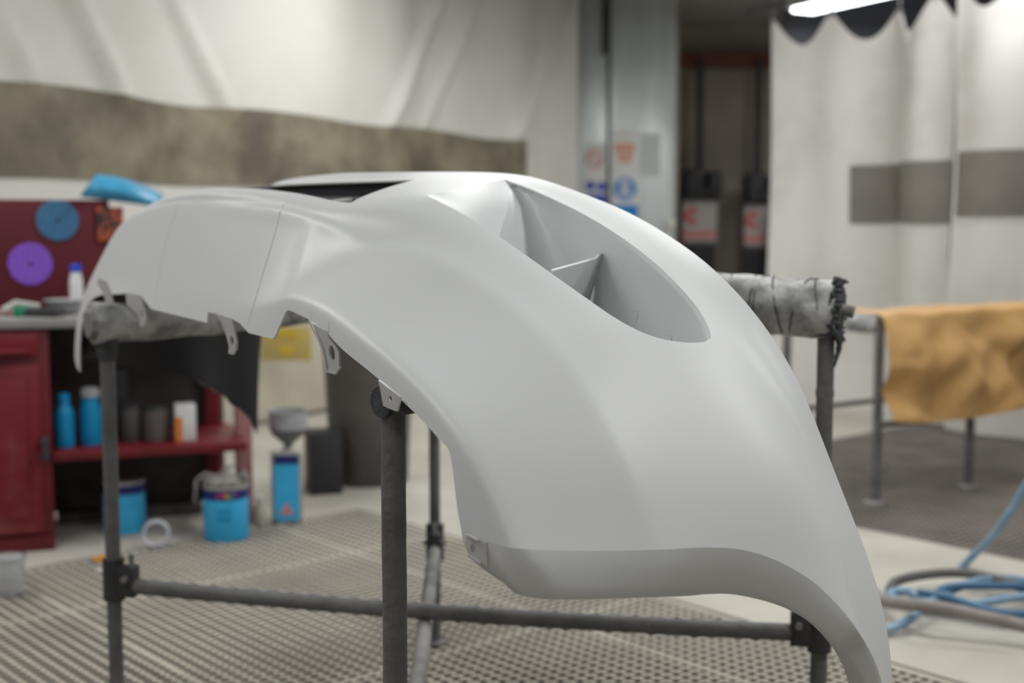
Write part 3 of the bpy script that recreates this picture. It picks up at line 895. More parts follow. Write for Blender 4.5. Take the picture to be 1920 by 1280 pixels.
def grid(fn, ss, zs, name, m, parent, th=0.0):
    vs = [fn(s, z) for s in ss for z in zs]; nz = len(zs); n = len(vs)
    fs = [(i*nz+j, (i+1)*nz+j, (i+1)*nz+j+1, i*nz+j+1) for i in range(len(ss)-1) for j in range(nz-1)]
    return mk(name, vs, fs, m, parent, angle=70)
lc = thing('workshop_curtain', 'wide white plastic curtain with a grimy olive window band behind the red bench', 'curtain', cpt(2.5, 0))
ss = np.linspace(-.9, kend, 170); zs = np.linspace(.02, 3.05, 60)
grid(lambda s, z: cpt(s, z), ss, zs[zs > .9], 'sheet', M_SHEET, lc)
M_SHEETTAN = mat('tan lower sheet', (0.56, 0.52, 0.43), 0.6, col2=(0.44, 0.40, 0.32), vscale=1.6)
grid(lambda s, z: cpt(s, z), ss, list(zs[zs <= .9]) + [zs[zs > .9][0]], 'lower_sheet', M_SHEETTAN, lc)
# window band limits read off at the left frame edge and its right end
s985 = 3.0
def s_of_px(px):
    t = (px-960)/F; # x = t*depth
    best = min(np.linspace(-.9, kend, 900), key=lambda s: abs(proj(cpt(s, 1.4))[0]-px)); return float(best)
sb = s_of_px(985); zt = proj(cpt(s_of_px(0), 1.7)); 
def z_at(px, py):
    s = s_of_px(px); p = cpt(s, 1.4); return PY(px, py, p.y).z
zt_, zb_ = (z_at(0, 152)+z_at(985, 265))/2, z_at(0, 331)
grid(lambda s, z: cpt(s, z, .012) + Vector((0, 0, .012*math.sin(s*4.1)*(1 if z > 1.5 else .4))), np.linspace(-.9, sb, 110), np.linspace(zb_, zt_, 14), 'window_band', M_BAND, lc)

def right_curtain(px0, y0, px1, y1, label, zband, sband, scallops, ztop, seed, hem=0.02):
    a = Vector((XY(px0, y0, 1.2), y0, 0)); b = Vector((XY(px1, y1, 1.2), y1, 0)); d = (b-a); L = d.length; d.normalize(); n = Vector((d.y, -d.x, 0))
    if n.y > 0: n = -n
    t = thing('hanging_curtain', label, 'curtain', (a+b)/2, 'white curtains at the right')
    def fold(s, z):
        return .095*math.sin(s*5.6+seed) + .04*math.sin(s*12.5+2*seed) + .010*math.sin(s*4+z*3)
    def top(s): return ztop - .17*abs(math.sin(math.pi*s/scallops))**1.4
    def pt(s, q, off=0):
        z = hem + (top(s)-hem)*q; return a + d*s + n*(fold(s, z)+off) + Vector((0, 0, z))
    grid(pt, np.linspace(0, L, 110), np.linspace(0, 1, 40), 'sheet', M_SHEETDIRTY, t)
    def pb(s, z): return a + d*s + n*(fold(s, z)+.012) + Vector((0, 0, z))
    for (s0, s1) in sband:
        grid(pb, np.linspace(s0, min(s1, L), 40), np.linspace(zband[0], zband[1], 8), 'window_band', M_BAND2, t)
    k = 0.0
    while k <= L + .01:
        p = a + d*min(k, L) + n*fold(min(k, L), ztop); 
        MB().tube([p + Vector((0,0,ztop-.03)), p + Vector((0,0,ztop+.06))], .008, 8).build('hook', M_STEELDK, t); k += scallops
    return t, a, d, L
ZR = 2.36
t, a, d, L = right_curtain(1466, 8.0, 1795, 7.0, 'white hanging curtain with two grey window squares beside the dark alcove', (1.126, 1.465), [(.50, .83), (.86, 1.25)], .37, ZR, 1.1)
t2, a2, d2, L2 = right_curtain(1788, 6.85, 2200, 5.6, 'white hanging curtain with a brownish window band behind the paper-covered trestle', (1.163, 1.50), [(.03, .5), (.52, 1.6)], .37, ZR+.04, 2.6)
rail = MB().tube([a + Vector((0, .13, ZR+.12)) - d*.3, a + d*L + Vector((0, .13, ZR+.12)), a2 + d2*L2 + Vector((0, .13, ZR+.12))], .02, 10).build('curtain_rail', M_STEELDK, None)
tag(rail, 'dark rail carrying the white curtains at upper right', 'curtain rail')
# dirt marks on the first right curtain are a material stain; a dark header sheet closes the gap over the rail
struct(MB().box((XY(1472, 8.9, 2.5), 8.9, 2.25), (6, 8.98, CEILZ)).build('trim_3', mat('dark header', (0.035, 0.037, 0.05), 0.7), None, smooth=False), 'dark header panel above the white curtains')

# ================================================================== METAL DOORS, STICKERS, ALCOVE
M_ZINC = mat('brushed zinc sheet', (0.66, 0.71, 0.71), 0.36, metal=0.35, col2=(0.54, 0.58, 0.58), vscale=1.4, stretch=(6, 6, .7))
YD = 11.0
def xd(px, y=YD): return XY(px, y, 1.5)
dr = bpy.data.objects.new('door_1', None); dr.location = (xd(1180), YD, 0); COL.objects.link(dr); struct(dr, 'pair of tall galvanised sheet-metal doors with safety stickers')
MB().rbox((xd(1060), YD, .02), (xd(1138), YD+.05, 3.08), .006).build('door_leaf', M_ZINC, dr)
MB().rbox((xd(1143), YD-.03, .02), (xd(1264), YD+.03, 3.08), .006).build('door_leaf', M_ZINC, dr)
MB().box((xd(1127), YD-.04, 2.55), (xd(1141), YD-.0, 3.08)).build('door_closer', M_STEELDK, dr, smooth=False)
kn = PY(1257, 420, YD-.06); MB().lathe([(.012,-.05),(.035,-.03),(.042,0),(.035,.03),(.012,.05)], kn, 14).build('door_knob', mat('ivory knob', (.75,.72,.66), .4), dr)
wl = struct(MB().box((xd(1264), YD+.05, 0), (xd(1272), 13, CEILZ)).build('wall_alcove', M_WALLDK, None, smooth=False), 'dark side wall of the alcove')
M_PAPER = mat('white sticker', (.72,.72,.70), .5); M_BLUES = mat('sign blue', (.01,.22,.62), .45); M_BLUEDK = mat('sign dark blue', (.02,.05,.45), .45)
M_ORANGE = mat('sign orange', (.75,.25,.10), .5); M_REDS = mat('sign red', (.62,.06,.05), .5); M_PINK = mat('sign pale red', (.62,.25,.24), .5); M_GREYS = mat('grey sticker', (.55,.58,.56), .5)
def flat(px0, py0, px1, py1, y, th, m, name, parent=None):
    A = PY(px0, py1, y); B_ = PY(px1, py0, y)
    return MB().box((A.x, y-th, A.z), (B_.x, y, B_.z)).build(name, m, parent, smooth=False)
def disc(px, py, r_px, y, th, m, name, parent, inner=0, n=28, a0=0, a1=2*math.pi):
    c = PY(px, py, y); r = r_px*y/F; ri = inner*y/F; vs = []; fs = []
    full = abs(a1-a0-2*math.pi) < 1e-6; k = n if full else n+1
    for i in range(k):
        a = a0 + (a1-a0)*i/n
        for rr in (ri, r):
            for dy in (-th, 0): vs.append(Vector((c.x+rr*math.cos(a), c.y+dy, c.z+rr*math.sin(a))))
    for i in range(n):
        p, q = i*4, ((i+1) % k)*4
        fs += [(p, p+2, q+2, q), (p+1, q+1, q+3, p+3), (p+2, p+3, q+3, q+2), (p, q, q+1, p+1)]
    return mk(name, vs, fs, m, parent, angle=30)
yl, yr = YD-.001, YD-.031
st = flat(1098, 268, 1136, 380, yl, .004, M_PAPER, 'safety_sticker'); tag(st, 'tall white safety sticker with a red prohibition circle on the narrow metal door', 'sticker')
disc(1114, 298, 17, yl-.004, .003, M_PINK, 'prohibition_ring', st, inner=12.5)
mb = MB(); c = PY(1114, 298, yl-.006)
for (u_, v_) in ((-1, -1),): mb.add([c+Vector((-.052,0,.040)), c+Vector((-.040,0,.052)), c+Vector((.052,0,-.040)), c+Vector((.040,0,-.052))], [(0,1,2,3)])
mb.build('prohibition_bar', M_PINK, st, smooth=False)
disc(1107, 348, 9, yl-.004, .003, M_BLUEDK, 'mandatory_disc', st); disc(1128, 350, 9, yl-.004, .003, M_BLUEDK, 'mandatory_disc', st)
flat(1102, 364, 1136, 384, yl-.004, .003, M_BLUEDK, 'notice_block', st)
st = flat(1149, 243, 1196, 412, yr, .004, M_PAPER, 'safety_sticker'); tag(st, 'long white sticker with orange lettering and a blue mask symbol on the wide door', 'sticker')
for (x0, x1, y0, y1) in ((1152,1191,270,283),(1158,1188,287,294),(1160,1184,297,304)):
    n_ = 5
    for k in range(n_):
        w_ = (x1-x0)/n_; flat(x0+k*w_, y0, x0+k*w_+w_*.8, y1, yr-.004, .003, M_ORANGE, 'lettering', st)
ds = disc(1172, 354, 21, yr-.004, .003, M_BLUES, 'mandatory_disc', st)
disc(1172, 346, 8, yr-.007, .002, M_PAPER, 'head_symbol', ds); flat(1162, 350, 1182, 366, yr-.007, .002, M_PAPER, 'mask_symbol', ds)
flat(1164, 353, 1180, 356, yr-.010, .002, M_BLUES, 'mask_strap', ds)
flat(1149, 384, 1196, 412, yr-.004, .003, M_BLUES, 'notice_block', st)
st = flat(1200, 250, 1238, 330, yr, .004, M_GREYS, 'blank_notice'); tag(st, 'plain grey-green notice sheet on the wide metal door', 'notice')

M_DKPL = mat('dark case', (.028,.029,.034), .5); M_UNIT = mat('unit grey', (.15,.14,.13), .6); M_DKSCR = mat('dark panel', (.018,.016,.024), .35)
M_LABELW = mat('unit label', (.50,.47,.46), .5)
YU = 12.6
def filter_unit(px0, px1, dy, label):
    c = PY((px0+px1)/2, 430+dy, YU)
    t = thing('wall_unit', label, 'wall unit', (c.x, YU, .55), 'pair of units in the alcove')
    A = PY(px0, 520+dy, YU); B_ = PY(px1, 318+dy, YU)
    MB().rbox((A.x-.02, YU-.10, .35), (B_.x+.02, YU+.10, B_.z-.25), .02).build('body', M_UNIT, t)
    zc = PY(px0, 374+dy, YU).z
    mb = MB().rbox((A.x-.02, YU-.22, zc), (A.x+.17, YU+.1, B_.z), .03).rbox((A.x+.21, YU-.22, zc), (B_.x+.02, YU+.1, B_.z-.02), .03).rbox((A.x, YU-.18, zc), (B_.x, YU+.1, zc+.12), .02)
    mb.build('black_head', M_DKPL, t)
    lb = flat(px0, 376+dy, px1, 452+dy, YU-.11, .004, M_LABELW, 'label', t)
    w_ = px1-px0
    disc(px0+w_*.28, 405+dy, 15, YU-.115, .003, M_REDS, 'ring_mark', lb, inner=6, a0=.7, a1=2*math.pi-.7)
    flat(px0, 432+dy, px1, 447+dy, YU-.115, .003, M_PINK, 'red_stripe', lb)
    flat(px0+2, 458+dy, px1-2, 520+dy, YU-.11, .006, M_DKSCR, 'dark_panel', t)
filter_unit(1280, 1344, 0, 'grey wall unit with black head and red-marked label nearer the metal doors')
filter_unit(1395, 1455, 8, 'grey wall unit with black head and red-marked label nearer the white curtain')
for px, nm in ((1312, 'dark conduit pipe above the wall unit nearer the metal doors'), (1421, 'dark conduit pipe above the wall unit nearer the white curtain')):
    x = XY(px, 12.75, 2); o = MB().tube([(x, 12.75, 1.55), (x, 12.75, 2.72)], .035, 12).build('conduit_pipe', M_STEELDK, None); tag(o, nm, 'pipe', 'conduits in the alcove')
o = MB().rbox((XY(1440, 12.3), 12.25, .02), (XY(1500, 12.3), 12.4, 1.3), .02).build('leaning_panel', M_DKPL, None); tag(o, 'tall black panel leaning at the edge of the white curtain', 'panel')

# ================================================================== RED BENCH
M_RED = mat('red enamel', (0.17, 0.010, 0.018), 0.42, col2=(0.12, 0.009, 0.014), vscale=3)
M_REDB = mat('red board', (0.125, 0.008, 0.017), 0.6, col2=(0.085, 0.006, 0.013), vscale=2)
M_REDWORN = mat('worn red enamel', (0.19, 0.011, 0.02), 0.4, col2=(0.26, 0.09, 0.09), vscale=5, lo=.55, hi=.85)
M_PINKRED = mat('faded red post', (0.42, 0.20, 0.20), 0.5, var=.2)
M_TOP = mat('bench top', (0.33, 0.32, 0.31), 0.5, var=.25, vscale=5)
M_DKBR = mat('dark board', (0.10, 0.085, 0.078), 0.8, var=.3)
bO = PZ(105, 1030, 0); bO.z = 0
ang = math.radians(20); e1 = Vector((math.cos(ang), math.sin(ang), 0)); e2 = Vector((-e1.y, e1.x, 0))
def bl(a, b, z): return bO + e1*a + e2*b + Vector((0, 0, z))
def bbox(lo, hi, r=.006): return MB().rbox(lo, hi, r, rot=ang, org=bO)
def on_plane(px, py, b):
    r = ray(px, py); o = bO + e2*b; t = (o-CO).dot(e2)/r.dot(e2); q = CO + r*t - bO; return q.dot(e1), q.z
ZT = on_plane(60, 597, -.02)[1]
be = thing('workbench', 'red steel workbench with grey top, tall red back board and open lower shelf', 'workbench', bl(.1, .25, 0))
bbox((-1.2, -.02, ZT-.035), (.70, .52, ZT), .006).build('worktop', M_TOP, be)
zs_ = on_plane(200, 842, 0)[1]
bbox((0.0, .0, zs_-.035), (.66, .46, zs_), .005).build('shelf', M_RED, be)
bbox((.64, .14, .0), (.70, .19, ZT-.036)).build('post', M_PINKRED, be)
bbox((.56, .42, .0), (.62, .47, ZT-.036)).build('post', M_RED, be)
ztb = on_plane(60, 374, .47)[1]; xr = on_plane(206, 450, .47)[0]
bbox((-1.2, .47, ZT), (xr, .50, ztb), .004).build('back_board', M_REDB, be)
bbox((-.12, .475, .03), (.64, .49, ZT-.04), .003).build('shade_panel', M_DKBR, be)  # added dark panel standing in for the shade under the bench
bbox((0.01, .39, .0), (.54, .46, .04), .004).build('base_tray', M_DKBR, be)
cb = thing('tool_cabinet', 'worn red metal cabinet with a drawer and latched door under the bench', 'cabinet', bl(-.4, .25, 0))
bbox((-1.15, .01, .02), (-.001, .46, ZT-.037), .006).build('body', M_RED, cb)
zd0, zd1 = on_plane(40, 668, 0)[1], on_plane(40, 622, 0)[1]
dw = bbox((-1.0, -.012, zd0), (-.035, .012, zd1), .005).build('drawer', M_REDWORN, cb)
bbox((-.95, -.045, zd0+.012), (-.07, -.010, zd0+.028), .006).build('drawer_handle', M_REDWORN, dw)
dz0, dz1 = on_plane(40, 1000, 0)[1], on_plane(40, 684, 0)[1]
do = bbox((-.9, -.012, dz0), (-.035, .012, dz1), .005).build('cabinet_door', M_REDWORN, cb)
bbox((-.86, -.018, dz0+.05), (-.075, -.010, dz1-.04), .006).build('door_panel', M_REDWORN, do)
lx, lz = on_plane(84, 838, -.02)
MB().tube([bl(lx, -.012, lz+.03), bl(lx, -.04, lz+.02), bl(lx+.003, -.045, lz-.03)], [.012, .013, .010], 10).build('latch', M_CLAMP, do)
MB().lathe([(.014,0),(.016,.02),(.012,.03)], bl(lx, -.03, lz-.045), 12).build('padlock', M_CLAMP, do)
bbox((-1.15, -.004, .0), (-.001, .02, dz0-.012), .004).build('plinth', M_RED, cb)

# discs pinned to the red board
def pad(px, py, r_px, m, m2, label):
    a, z = on_plane(px, py, .46); c = bl(a, .465, z); r = r_px*c.y/F*1.0
    t = thing('sanding_disc', label, 'sanding disc', c, 'round sanding discs on the red board')
    vs = []; fs = []; n_ = 40
    for i in range(n_):
        a_ = 2*math.pi*i/n_; d_ = e1*math.cos(a_) + Vector((0, 0, math.sin(a_)))
        vs += [c + d_*r*.10 - e2*.004, c + d_*r*.97 - e2*.004, c + d_*r - e2*.001, c + d_*r, c + d_*r*.10]
    for i in range(n_):
        p, q = i*5, ((i+1) % n_)*5
        for k in range(5): fs.append((p+k, p+(k+1) % 5, q+(k+1) % 5, q+k))
    mk('disc', vs, fs, m, t, angle=40)
    mb = MB()
    for rr, cnt in ((.42, 8), (.72, 14)):
        for i in range(cnt):
            a_ = 2*math.pi*i/cnt + rr*3; h = c + e1*math.cos(a_)*r*rr + Vector((0, 0, math.sin(a_)*r*rr)) - e2*.0042
            k0 = len(mb.v); ring_ = [h + e1*(math.cos(2*math.pi*k/8)*r*.045) + Vector((0, 0, math.sin(2*math.pi*k/8)*r*.045)) for k in range(8)]
            mb.add(ring_ + [q - e2*.0004 for q in ring_], [tuple(range(8, 16))] + [(k, (k+1) % 8, (k+1) % 8+8, k+8) for k in range(8)])
    hl = mb.build('dust_holes', m2, t); hl['kind'] = 'stuff'
pad(108, 413, 38, mat('blue abrasive', (.06,.19,.36), .8, var=.3, vscale=90), mat('blue hole', (.03,.08,.16), .9), 'blue perforated sanding disc on the upper part of the red board')
pad(57, 495, 39.5, mat('purple abrasive', (.26,.10,.62), .8, var=.2, vscale=90), mat('purple hole', (.10,.03,.28), .9), 'purple perforated sanding disc below the blue one on the red board')
o = bbox((xr-.045, .455, on_plane(200, 452, .46)[1]), (xr+.05, .468, on_plane(200, 388, .46)[1]), .003).build('hanging_card', mat('mottled card', (.45,.10,.04), .7, col2=(.03,.03,.03), vscale=40, lo=.45, hi=.55), None, base=bl(xr, .46, on_plane(200,452,.46)[1])); tag(o, 'small orange and black card hanging at the right end of the red board', 'card')
# light blue plastic sheet thrown over the board's top edge
def sheet_pt(i, j):      # i along 0..1, j across 0..1
    b0 = Vector((150 + 150*i, 366 + 20*i, 0)); t0 = Vector((182 + 122*i, 326 + 36*i - 6*math.sin(math.pi*i), 0))
    q = b0.lerp(t0, j)
    return PY(q.x, q.y, bl(0, .44, 0).y + .18*i + .10*j + .03*math.sin(6*i + 2*j) - .05*math.sin(math.pi*j))
M_BLUEPL = mat('light blue plastic', (.06,.36,.62), .35, var=.2, vscale=10)
vs = [sheet_pt(i/14, j/8) for i in range(15) for j in range(9)]
fs = [(i*9+j, (i+1)*9+j, (i+1)*9+j+1, i*9+j+1) for i in range(14) for j in range(8)]
vs2 = [v + Vector((0, .02, -.006)) for v in vs]; n_ = len(vs)
fs2 = [tuple(k+n_ for k in reversed(f)) for f in fs]
rimf = []
for i in range(14): rimf += [(i*9, i*9+n_, (i+1)*9+n_, (i+1)*9), (i*9+8, (i+1)*9+8, (i+1)*9+8+n_, i*9+8+n_)]
for j in range(8): rimf += [(j, j+1, j+1+n_, j+n_), (14*9+j, 14*9+j+n_, 14*9+j+1+n_, 14*9+j+1)]
o = mk('plastic_sheet', vs+vs2, fs+fs2+rimf, M_BLUEPL, None, angle=60); tag(o, 'light blue folded plastic sheet draped over the top of the red board', 'plastic sheet')

# clutter on the bench top
M_WHITEPL = mat('white plastic', (.72,.72,.72), .4); M_BLUECAP = mat('blue cap', (.02,.07,.55), .4)
def on_bench(px, b): 
    return on_plane(px, 590, b)[0]
def bottle(px, b, z0, r, h, name, label, cat, mbody, mcap, neck=.4, group=None):
    c = bl(on_plane(px, 700, b)[0], b, z0); t = thing(name, label, cat, c, group)
    MB().lathe([(r*.92,0),(r,.008),(r,h*.62),(r*.9,h*.7),(r*neck,h*.8),(r*neck,h*.84)], c, 20).build('body', mbody, t)
    MB().lathe([(r*neck*1.15,h*.84),(r*neck*1.15,h*.96),(r*neck*.8,h)], c, 16).build('cap', mcap, t); return t
bottle(148, .36, ZT, .024, .17, 'spray_bottle', 'white spray bottle with blue collar at the back of the bench top', 'bottle', M_WHITEPL, M_BLUECAP, .75)
o = bbox((on_bench(0,.2)-.1, .15, ZT), (on_bench(80,.2), .30, ZT+.012), .003).build('magazine', mat('print paper', (.5,.42,.42), .5, col2=(.35,.12,.14), vscale=9), None); tag(o, 'flat printed booklet lying on the bench top', 'booklet')
o = MB().lathe([(.02,0),(.05,.01),(.075,.05),(.078,.052),(.07,.048),(.045,.014)], bl(on_bench(125,.16), .16, ZT), 22).build('mixing_bowl', mat('grey bowl', (.36,.37,.38), .5), None); tag(o, 'pale grey shallow bowl on the bench top beside the bumper end', 'bowl')
o = MB().rbox((-.03,-.02,0),(.03,.02,.035),.008, rot=.4, org=bl(on_bench(42,.08), .08, ZT)).build('sanding_block', mat('green block', (.02,.22,.12), .6), None); tag(o, 'small green sanding block on the bench top', 'sanding block')
o = MB().rbox((-.07,-.03,0),(.07,.03,.03),.006, rot=-.2, org=bl(on_bench(80,.06), .06, ZT)).build('tray', mat('dark tray', (.04,.04,.045), .5), None); tag(o, 'small black tray at the front edge of the bench top', 'tray')
o = MB().tube([bl(on_bench(5,.1), .1, ZT+.02), bl(on_bench(30,.12), .12, ZT+.045), bl(on_bench(75,.12), .12, ZT+.03)], .012, 10).build('hand_tool', mat('pale metal', (.5,.48,.46), .4), None); tag(o, 'pale metal tool handle resting on the bench top', 'tool')

# on the lower shelf
M_CYAN = mat('cyan label', (.0,.27,.58), .45, var=.15); M_NAVY = mat('navy band', (.015,.025,.16), .45)
bottle(118, .10, zs_, .033, .19, 'squeeze_bottle', 'small cyan bottle on the lower shelf next to the cabinet', 'bottle', M_CYAN, M_CYAN, .55)
bottle(168, .12, zs_, .036, .205, 'squeeze_bottle', 'tall cyan bottle with grey top on the lower shelf', 'bottle', M_CYAN, mat('grey cap', (.4,.4,.42), .5), .8)
def jar(px, b, r, h, m, label):
    c = bl(on_plane(px, 800, b)[0], b, zs_); t = thing('jar', label, 'jar', c)
    MB().lathe([(r*.95,0),(r,.01),(r,h*.85),(r*.9,h*.9)], c, 20).build('body', m, t)
    MB().lathe([(r*.97,h*.9),(r*.97,h),(r*.9,h*1.02)], c, 20).build('lid', M_CLAMP, t)
jar(246, .16, .038, .13, mat('dark jar', (.07,.06,.06), .4), 'dark brown jar on the lower shelf behind the stand leg')
jar(292, .14, .045, .125, mat('grey jar', (.13,.115,.105), .4), 'squat grey jar in the middle of the lower shelf')
c = bl(on_plane(347, 800, .1)[0], .1, zs_); t = thing('carton', 'white carton with an orange corner on the lower shelf', 'carton', c)
MB().rbox((-.036,-.03,0),(.036,.03,.135),.004, rot=ang, org=c).build('box', M_WHITEPL, t)
MB().box((-.037,-.0315,.0),(-.012,-.030,.09), rot=ang, org=c).build('orange_print', mat('orange print', (.7,.22,.03), .5), t, smooth=False)
o = MB().rbox((-.03,-.02,0),(.03,.02,.25),.01, rot=ang, org=bl(on_plane(225,760,.3)[0], .3, zs_)).build('dark_canister', M_DKPL, None); tag(o, 'tall black canister at the back of the lower shelf', 'canister')

# ================================================================== TINS AND THINGS ON THE FLOOR
M_TIN = mat('tin metal', (.55,.54,.52), .35, metal=.7); M_LBL = mat('bright cyan tin', (.05,.48,.86), .4, var=.1, vscale=10); M_GUNK = mat('paint-crusted lid', (.38,.36,.34), .7, col2=(.12,.11,.11), vscale=45)
def tin(px, py, r, h, name, label):
    c = PZ(px, py, 0); c.y += r; c = Vector((XY(px, c.y), c.y, 0)); t = thing(name, label, 'paint tin', c)
    MB().lathe([(r*.97,0),(r,.004),(r,h*.76)], c, 32).build('body', M_LBL, t)
    MB().lathe([(r*1.001,h*.76),(r*1.001,h*.94)], c, 32).build('navy_band', M_NAVY, t)
    MB().lathe([(r*1.0,h*.94),(r*1.035,h*.96),(r*1.035,h),(r*.94,h*1.0),(r*.9,h*.97)], c, 32).build('rim', M_TIN, t)
    return c, t
c, t = tin(425, 1017, .080, .195, 'paint_tin', 'cyan paint tin with a crusted mixing lid standing on the grating')
lid = MB().lathe([(.078,.19),(.08,.2),(.078,.215),(.03,.222),(.02,.24)], c, 24).build('mixing_lid', M_GUNK, t)
MB().tube([c+Vector((.05,-.02,.21)), c+Vector((.075,-.03,.235)), c+Vector((.085,-.03,.22))], [.016,.015,.012], 10).build('spout', M_GUNK, lid)
MB().tube([c+Vector((-.03,0,.22)), c+Vector((-.07,-.02,.235)), c+Vector((-.10,-.02,.21)), c+Vector((-.105,-.02,.13))], .007, 8).build('lid_handle', M_GUNK, lid)
MB().tube([c+Vector((0,0,.22)), c+Vector((0,0,.255)), c+Vector((.03,0,.26))], .009, 8).build('stirrer_knob', M_TIN, lid)
for k, (cc, dx, dz) in enumerate((((.5,.02,.12),-.02,.165),((.55,.05,.25),-.005,.168),((.6,.35,.05),.008,.164),((.1,.4,.1),.02,.162),((.35,.05,.4),.034,.168))):
    a_ = math.asin(dx/.080); p = c + Vector((.081*math.sin(a_)+.012, -.0805*math.cos(a_), dz)); MB().rbox((-.006,-.002,-.008),(.006,.002,.008),.0015, org=p).build('logo_blob', mat('logo %d' % k, cc, .4), t)
for dz in (.10, .075): 
    MB().add([c+Vector((.0805*math.sin(a_), -.0806*math.cos(a_), dz+h_)) for h_ in (0,.013) for a_ in np.linspace(-.15,.45,8)], [(i,i+1,i+9,i+8) for i in range(7)]).build('label_line', M_CYAN, t)
c, t = tin(234, 1003, .076, .19, 'paint_tin', 'cyan paint tin with plain grey lid behind the left stand leg')
MB().lathe([(.07,.185),(.07,.192),(.06,.194)], c, 24).build('lid', M_GUNK, t)
# rectangular thinner tin with a gravity cup on it
c = PZ(540, 982, 0); c.z = 0; c.y += .03; c.x = XY(540, c.y)
t = thing('thinner_tin', 'tall rectangular cyan thinner tin standing beside the dark bin', 'tin', c)
ra = .08; hT = .272
MB().rbox((-.055,-.03,0),(.055,.03,hT),.006, rot=ra, org=c).build('body', M_TIN, t)
MB().box((-.046,-.0315,.012),(.046,-.030,hT*.83), rot=ra, org=c).build('cyan_label', M_LBL, t, smooth=False)
MB().box((-.046,-.0315,hT*.83),(.046,-.030,hT*.96), rot=ra, org=c).build('navy_label', M_NAVY, t, smooth=False)
MB().box((-.0565,-.029,.0),(-.0555,.029,hT), rot=ra, org=c).build('side_label', M_NAVY, t, smooth=False)
MB().add([c + Matrix.Rotation(ra,3,'Z') @ Vector(q) for q in ((-.03,-.033,.035),(.03,-.033,.035),(0,-.033,.085))], [(0,1,2)]).build('warning_mark', mat('pale red mark', (.62,.3,.3), .5), t, smooth=False)
MB().lathe([(.018,hT),(.018,hT+.012)], c, 16).build('neck', M_TIN, t)
c2 = c + Vector((.006, 0, hT+.0125))
gc = thing('gravity_cup', 'translucent grey strainer cup standing on top of the thinner tin', 'cup', c2)
M_CUP = mat('grey cup plastic', (.42,.43,.46), .35, var=.3, vscale=30)
MB().lathe([(.016,0),(.018,.015),(.06,.05),(.071,.075)], c2, 28).build('funnel', mat('grey funnel', (.18,.19,.19), .4), gc)
MB().lathe([(.071,.075),(.072,.135),(.075,.137),(.075,.142),(.068,.142),(.066,.08)], c2, 28).build('cup_wall', M_CUP, gc)
o = MB().rbox((-.07,-.08,0),(.07,.08,.26),.008, rot=.3, org=PZ(590, 945, 0)+Vector((0,.25,0))).build('black_crate', M_DKPL, None); tag(o, 'black box standing between the thinner tin and the dark bin', 'box')
bottle_c = PZ(488, 985, 0); t = thing('small_bottle', 'small beige bottle on the floor between the paint tin and the thinner tin', 'bottle', bottle_c)
MB().lathe([(.02,0),(.022,.005),(.022,.07),(.012,.085),(.012,.095)], bottle_c, 16).build('body', mat('beige bottle', (.5,.45,.36), .5), t)
MB().lathe([(.014,.095),(.014,.11)], bottle_c, 14).build('cap', M_WHITEPL, t)
# bin
c = PZ(693, 916, 0); c.y += .18; c.x = XY(693, c.y); c.z = 0
t = thing('waste_bin', 'large dark grey waste bin standing behind the near stand leg', 'bin', c)
M_BIN = mat('bin plastic', (.11,.10,.092), .55, col2=(.07,.065,.06), vscale=4)
MB().lathe([(.165,0),(.17,.01),(.20,.70),(.203,.70)], c, 32).build('body', M_BIN, t)
MB().lathe([(.203,.68),(.215,.69),(.215,.725),(.20,.73)], c, 32).build('rim', M_BIN, t)
MB().lathe([(.21,.73),(.20,.75),(.08,.80),(.02,.805)], c, 32).build('lid', M_BIN, t)
# ring, scraps, clear cup
c = PZ(293, 1027, 0) + Vector((0, .0, .05)); 
o = MB().torus(c, .042, .007, (1, .15, 0), (0, .25, 1)).build('tape_ring', mat('clear plastic ring', (.62,.64,.66), .3, col2=(.3,.34,.42), vscale=20), None); tag(o, 'clear grey plastic ring standing on edge in front of the cyan tin', 'ring')
o = MB().rbox((-.025,-.015,0),(.025,.015,.014),.005, rot=.5, org=PZ(190,1051,0)).build('orange_scrap', mat('orange plastic', (.8,.33,.01), .5), None); tag(o, 'small orange plastic scrap lying on the grating', 'scrap')
o = MB().rbox((-.012,-.01,0),(.012,.01,.012),.005, rot=.2, org=PZ(187,1073,0)).build('paper_scrap', M_WHITEPL, None); tag(o, 'tiny white scrap lying on the grating beside the orange one', 'scrap')
c = PZ(16, 1114, 0); t = thing('measuring_cup', 'clear plastic measuring cup standing on the grating at the left edge', 'cup', c)
M_CLEAR = mat('clear plastic', (.85,.87,.88), .12, trans=.75, ior=1.3)
MB().lathe([(.042,0),(.044,.004),(.052,.115),(.0535,.115),(.0535,.119),(.0505,.119),(.042,.006)], c, 28).build('cup_wall', M_CLEAR, t)
MB().lathe([(.0535,.110),(.056,.112),(.056,.118),(.0535,.119)], c, 28).build('rim', M_CLEAR, t)
# yellow notice on the curtain
p = cpt(s_of_px(535), .7, .03); A = PY(490, 676, p.y-.38); B_ = PY(582, 612, p.y-.38)
t = thing('yellow_notice', 'yellow and grey notice board hanging against the curtain under the bumper lip', 'notice', ((A.x+B_.x)/2, A.y, A.z))
MB().rbox((A.x, A.y, A.z), (B_.x, A.y+.02, B_.z), .004).build('board', mat('notice grey yellow', (.42,.36,.18), .6, col2=(.55,.38,.05), vscale=9), t)
for k, (x0,x1,y0,y1) in enumerate(((520,556,618,632),(525,552,648,664))):
    flat(x0, y0, x1, y1, A.y, .006, mat('notice yellow', (.6,.40,.04), .6), 'yellow_patch', t)

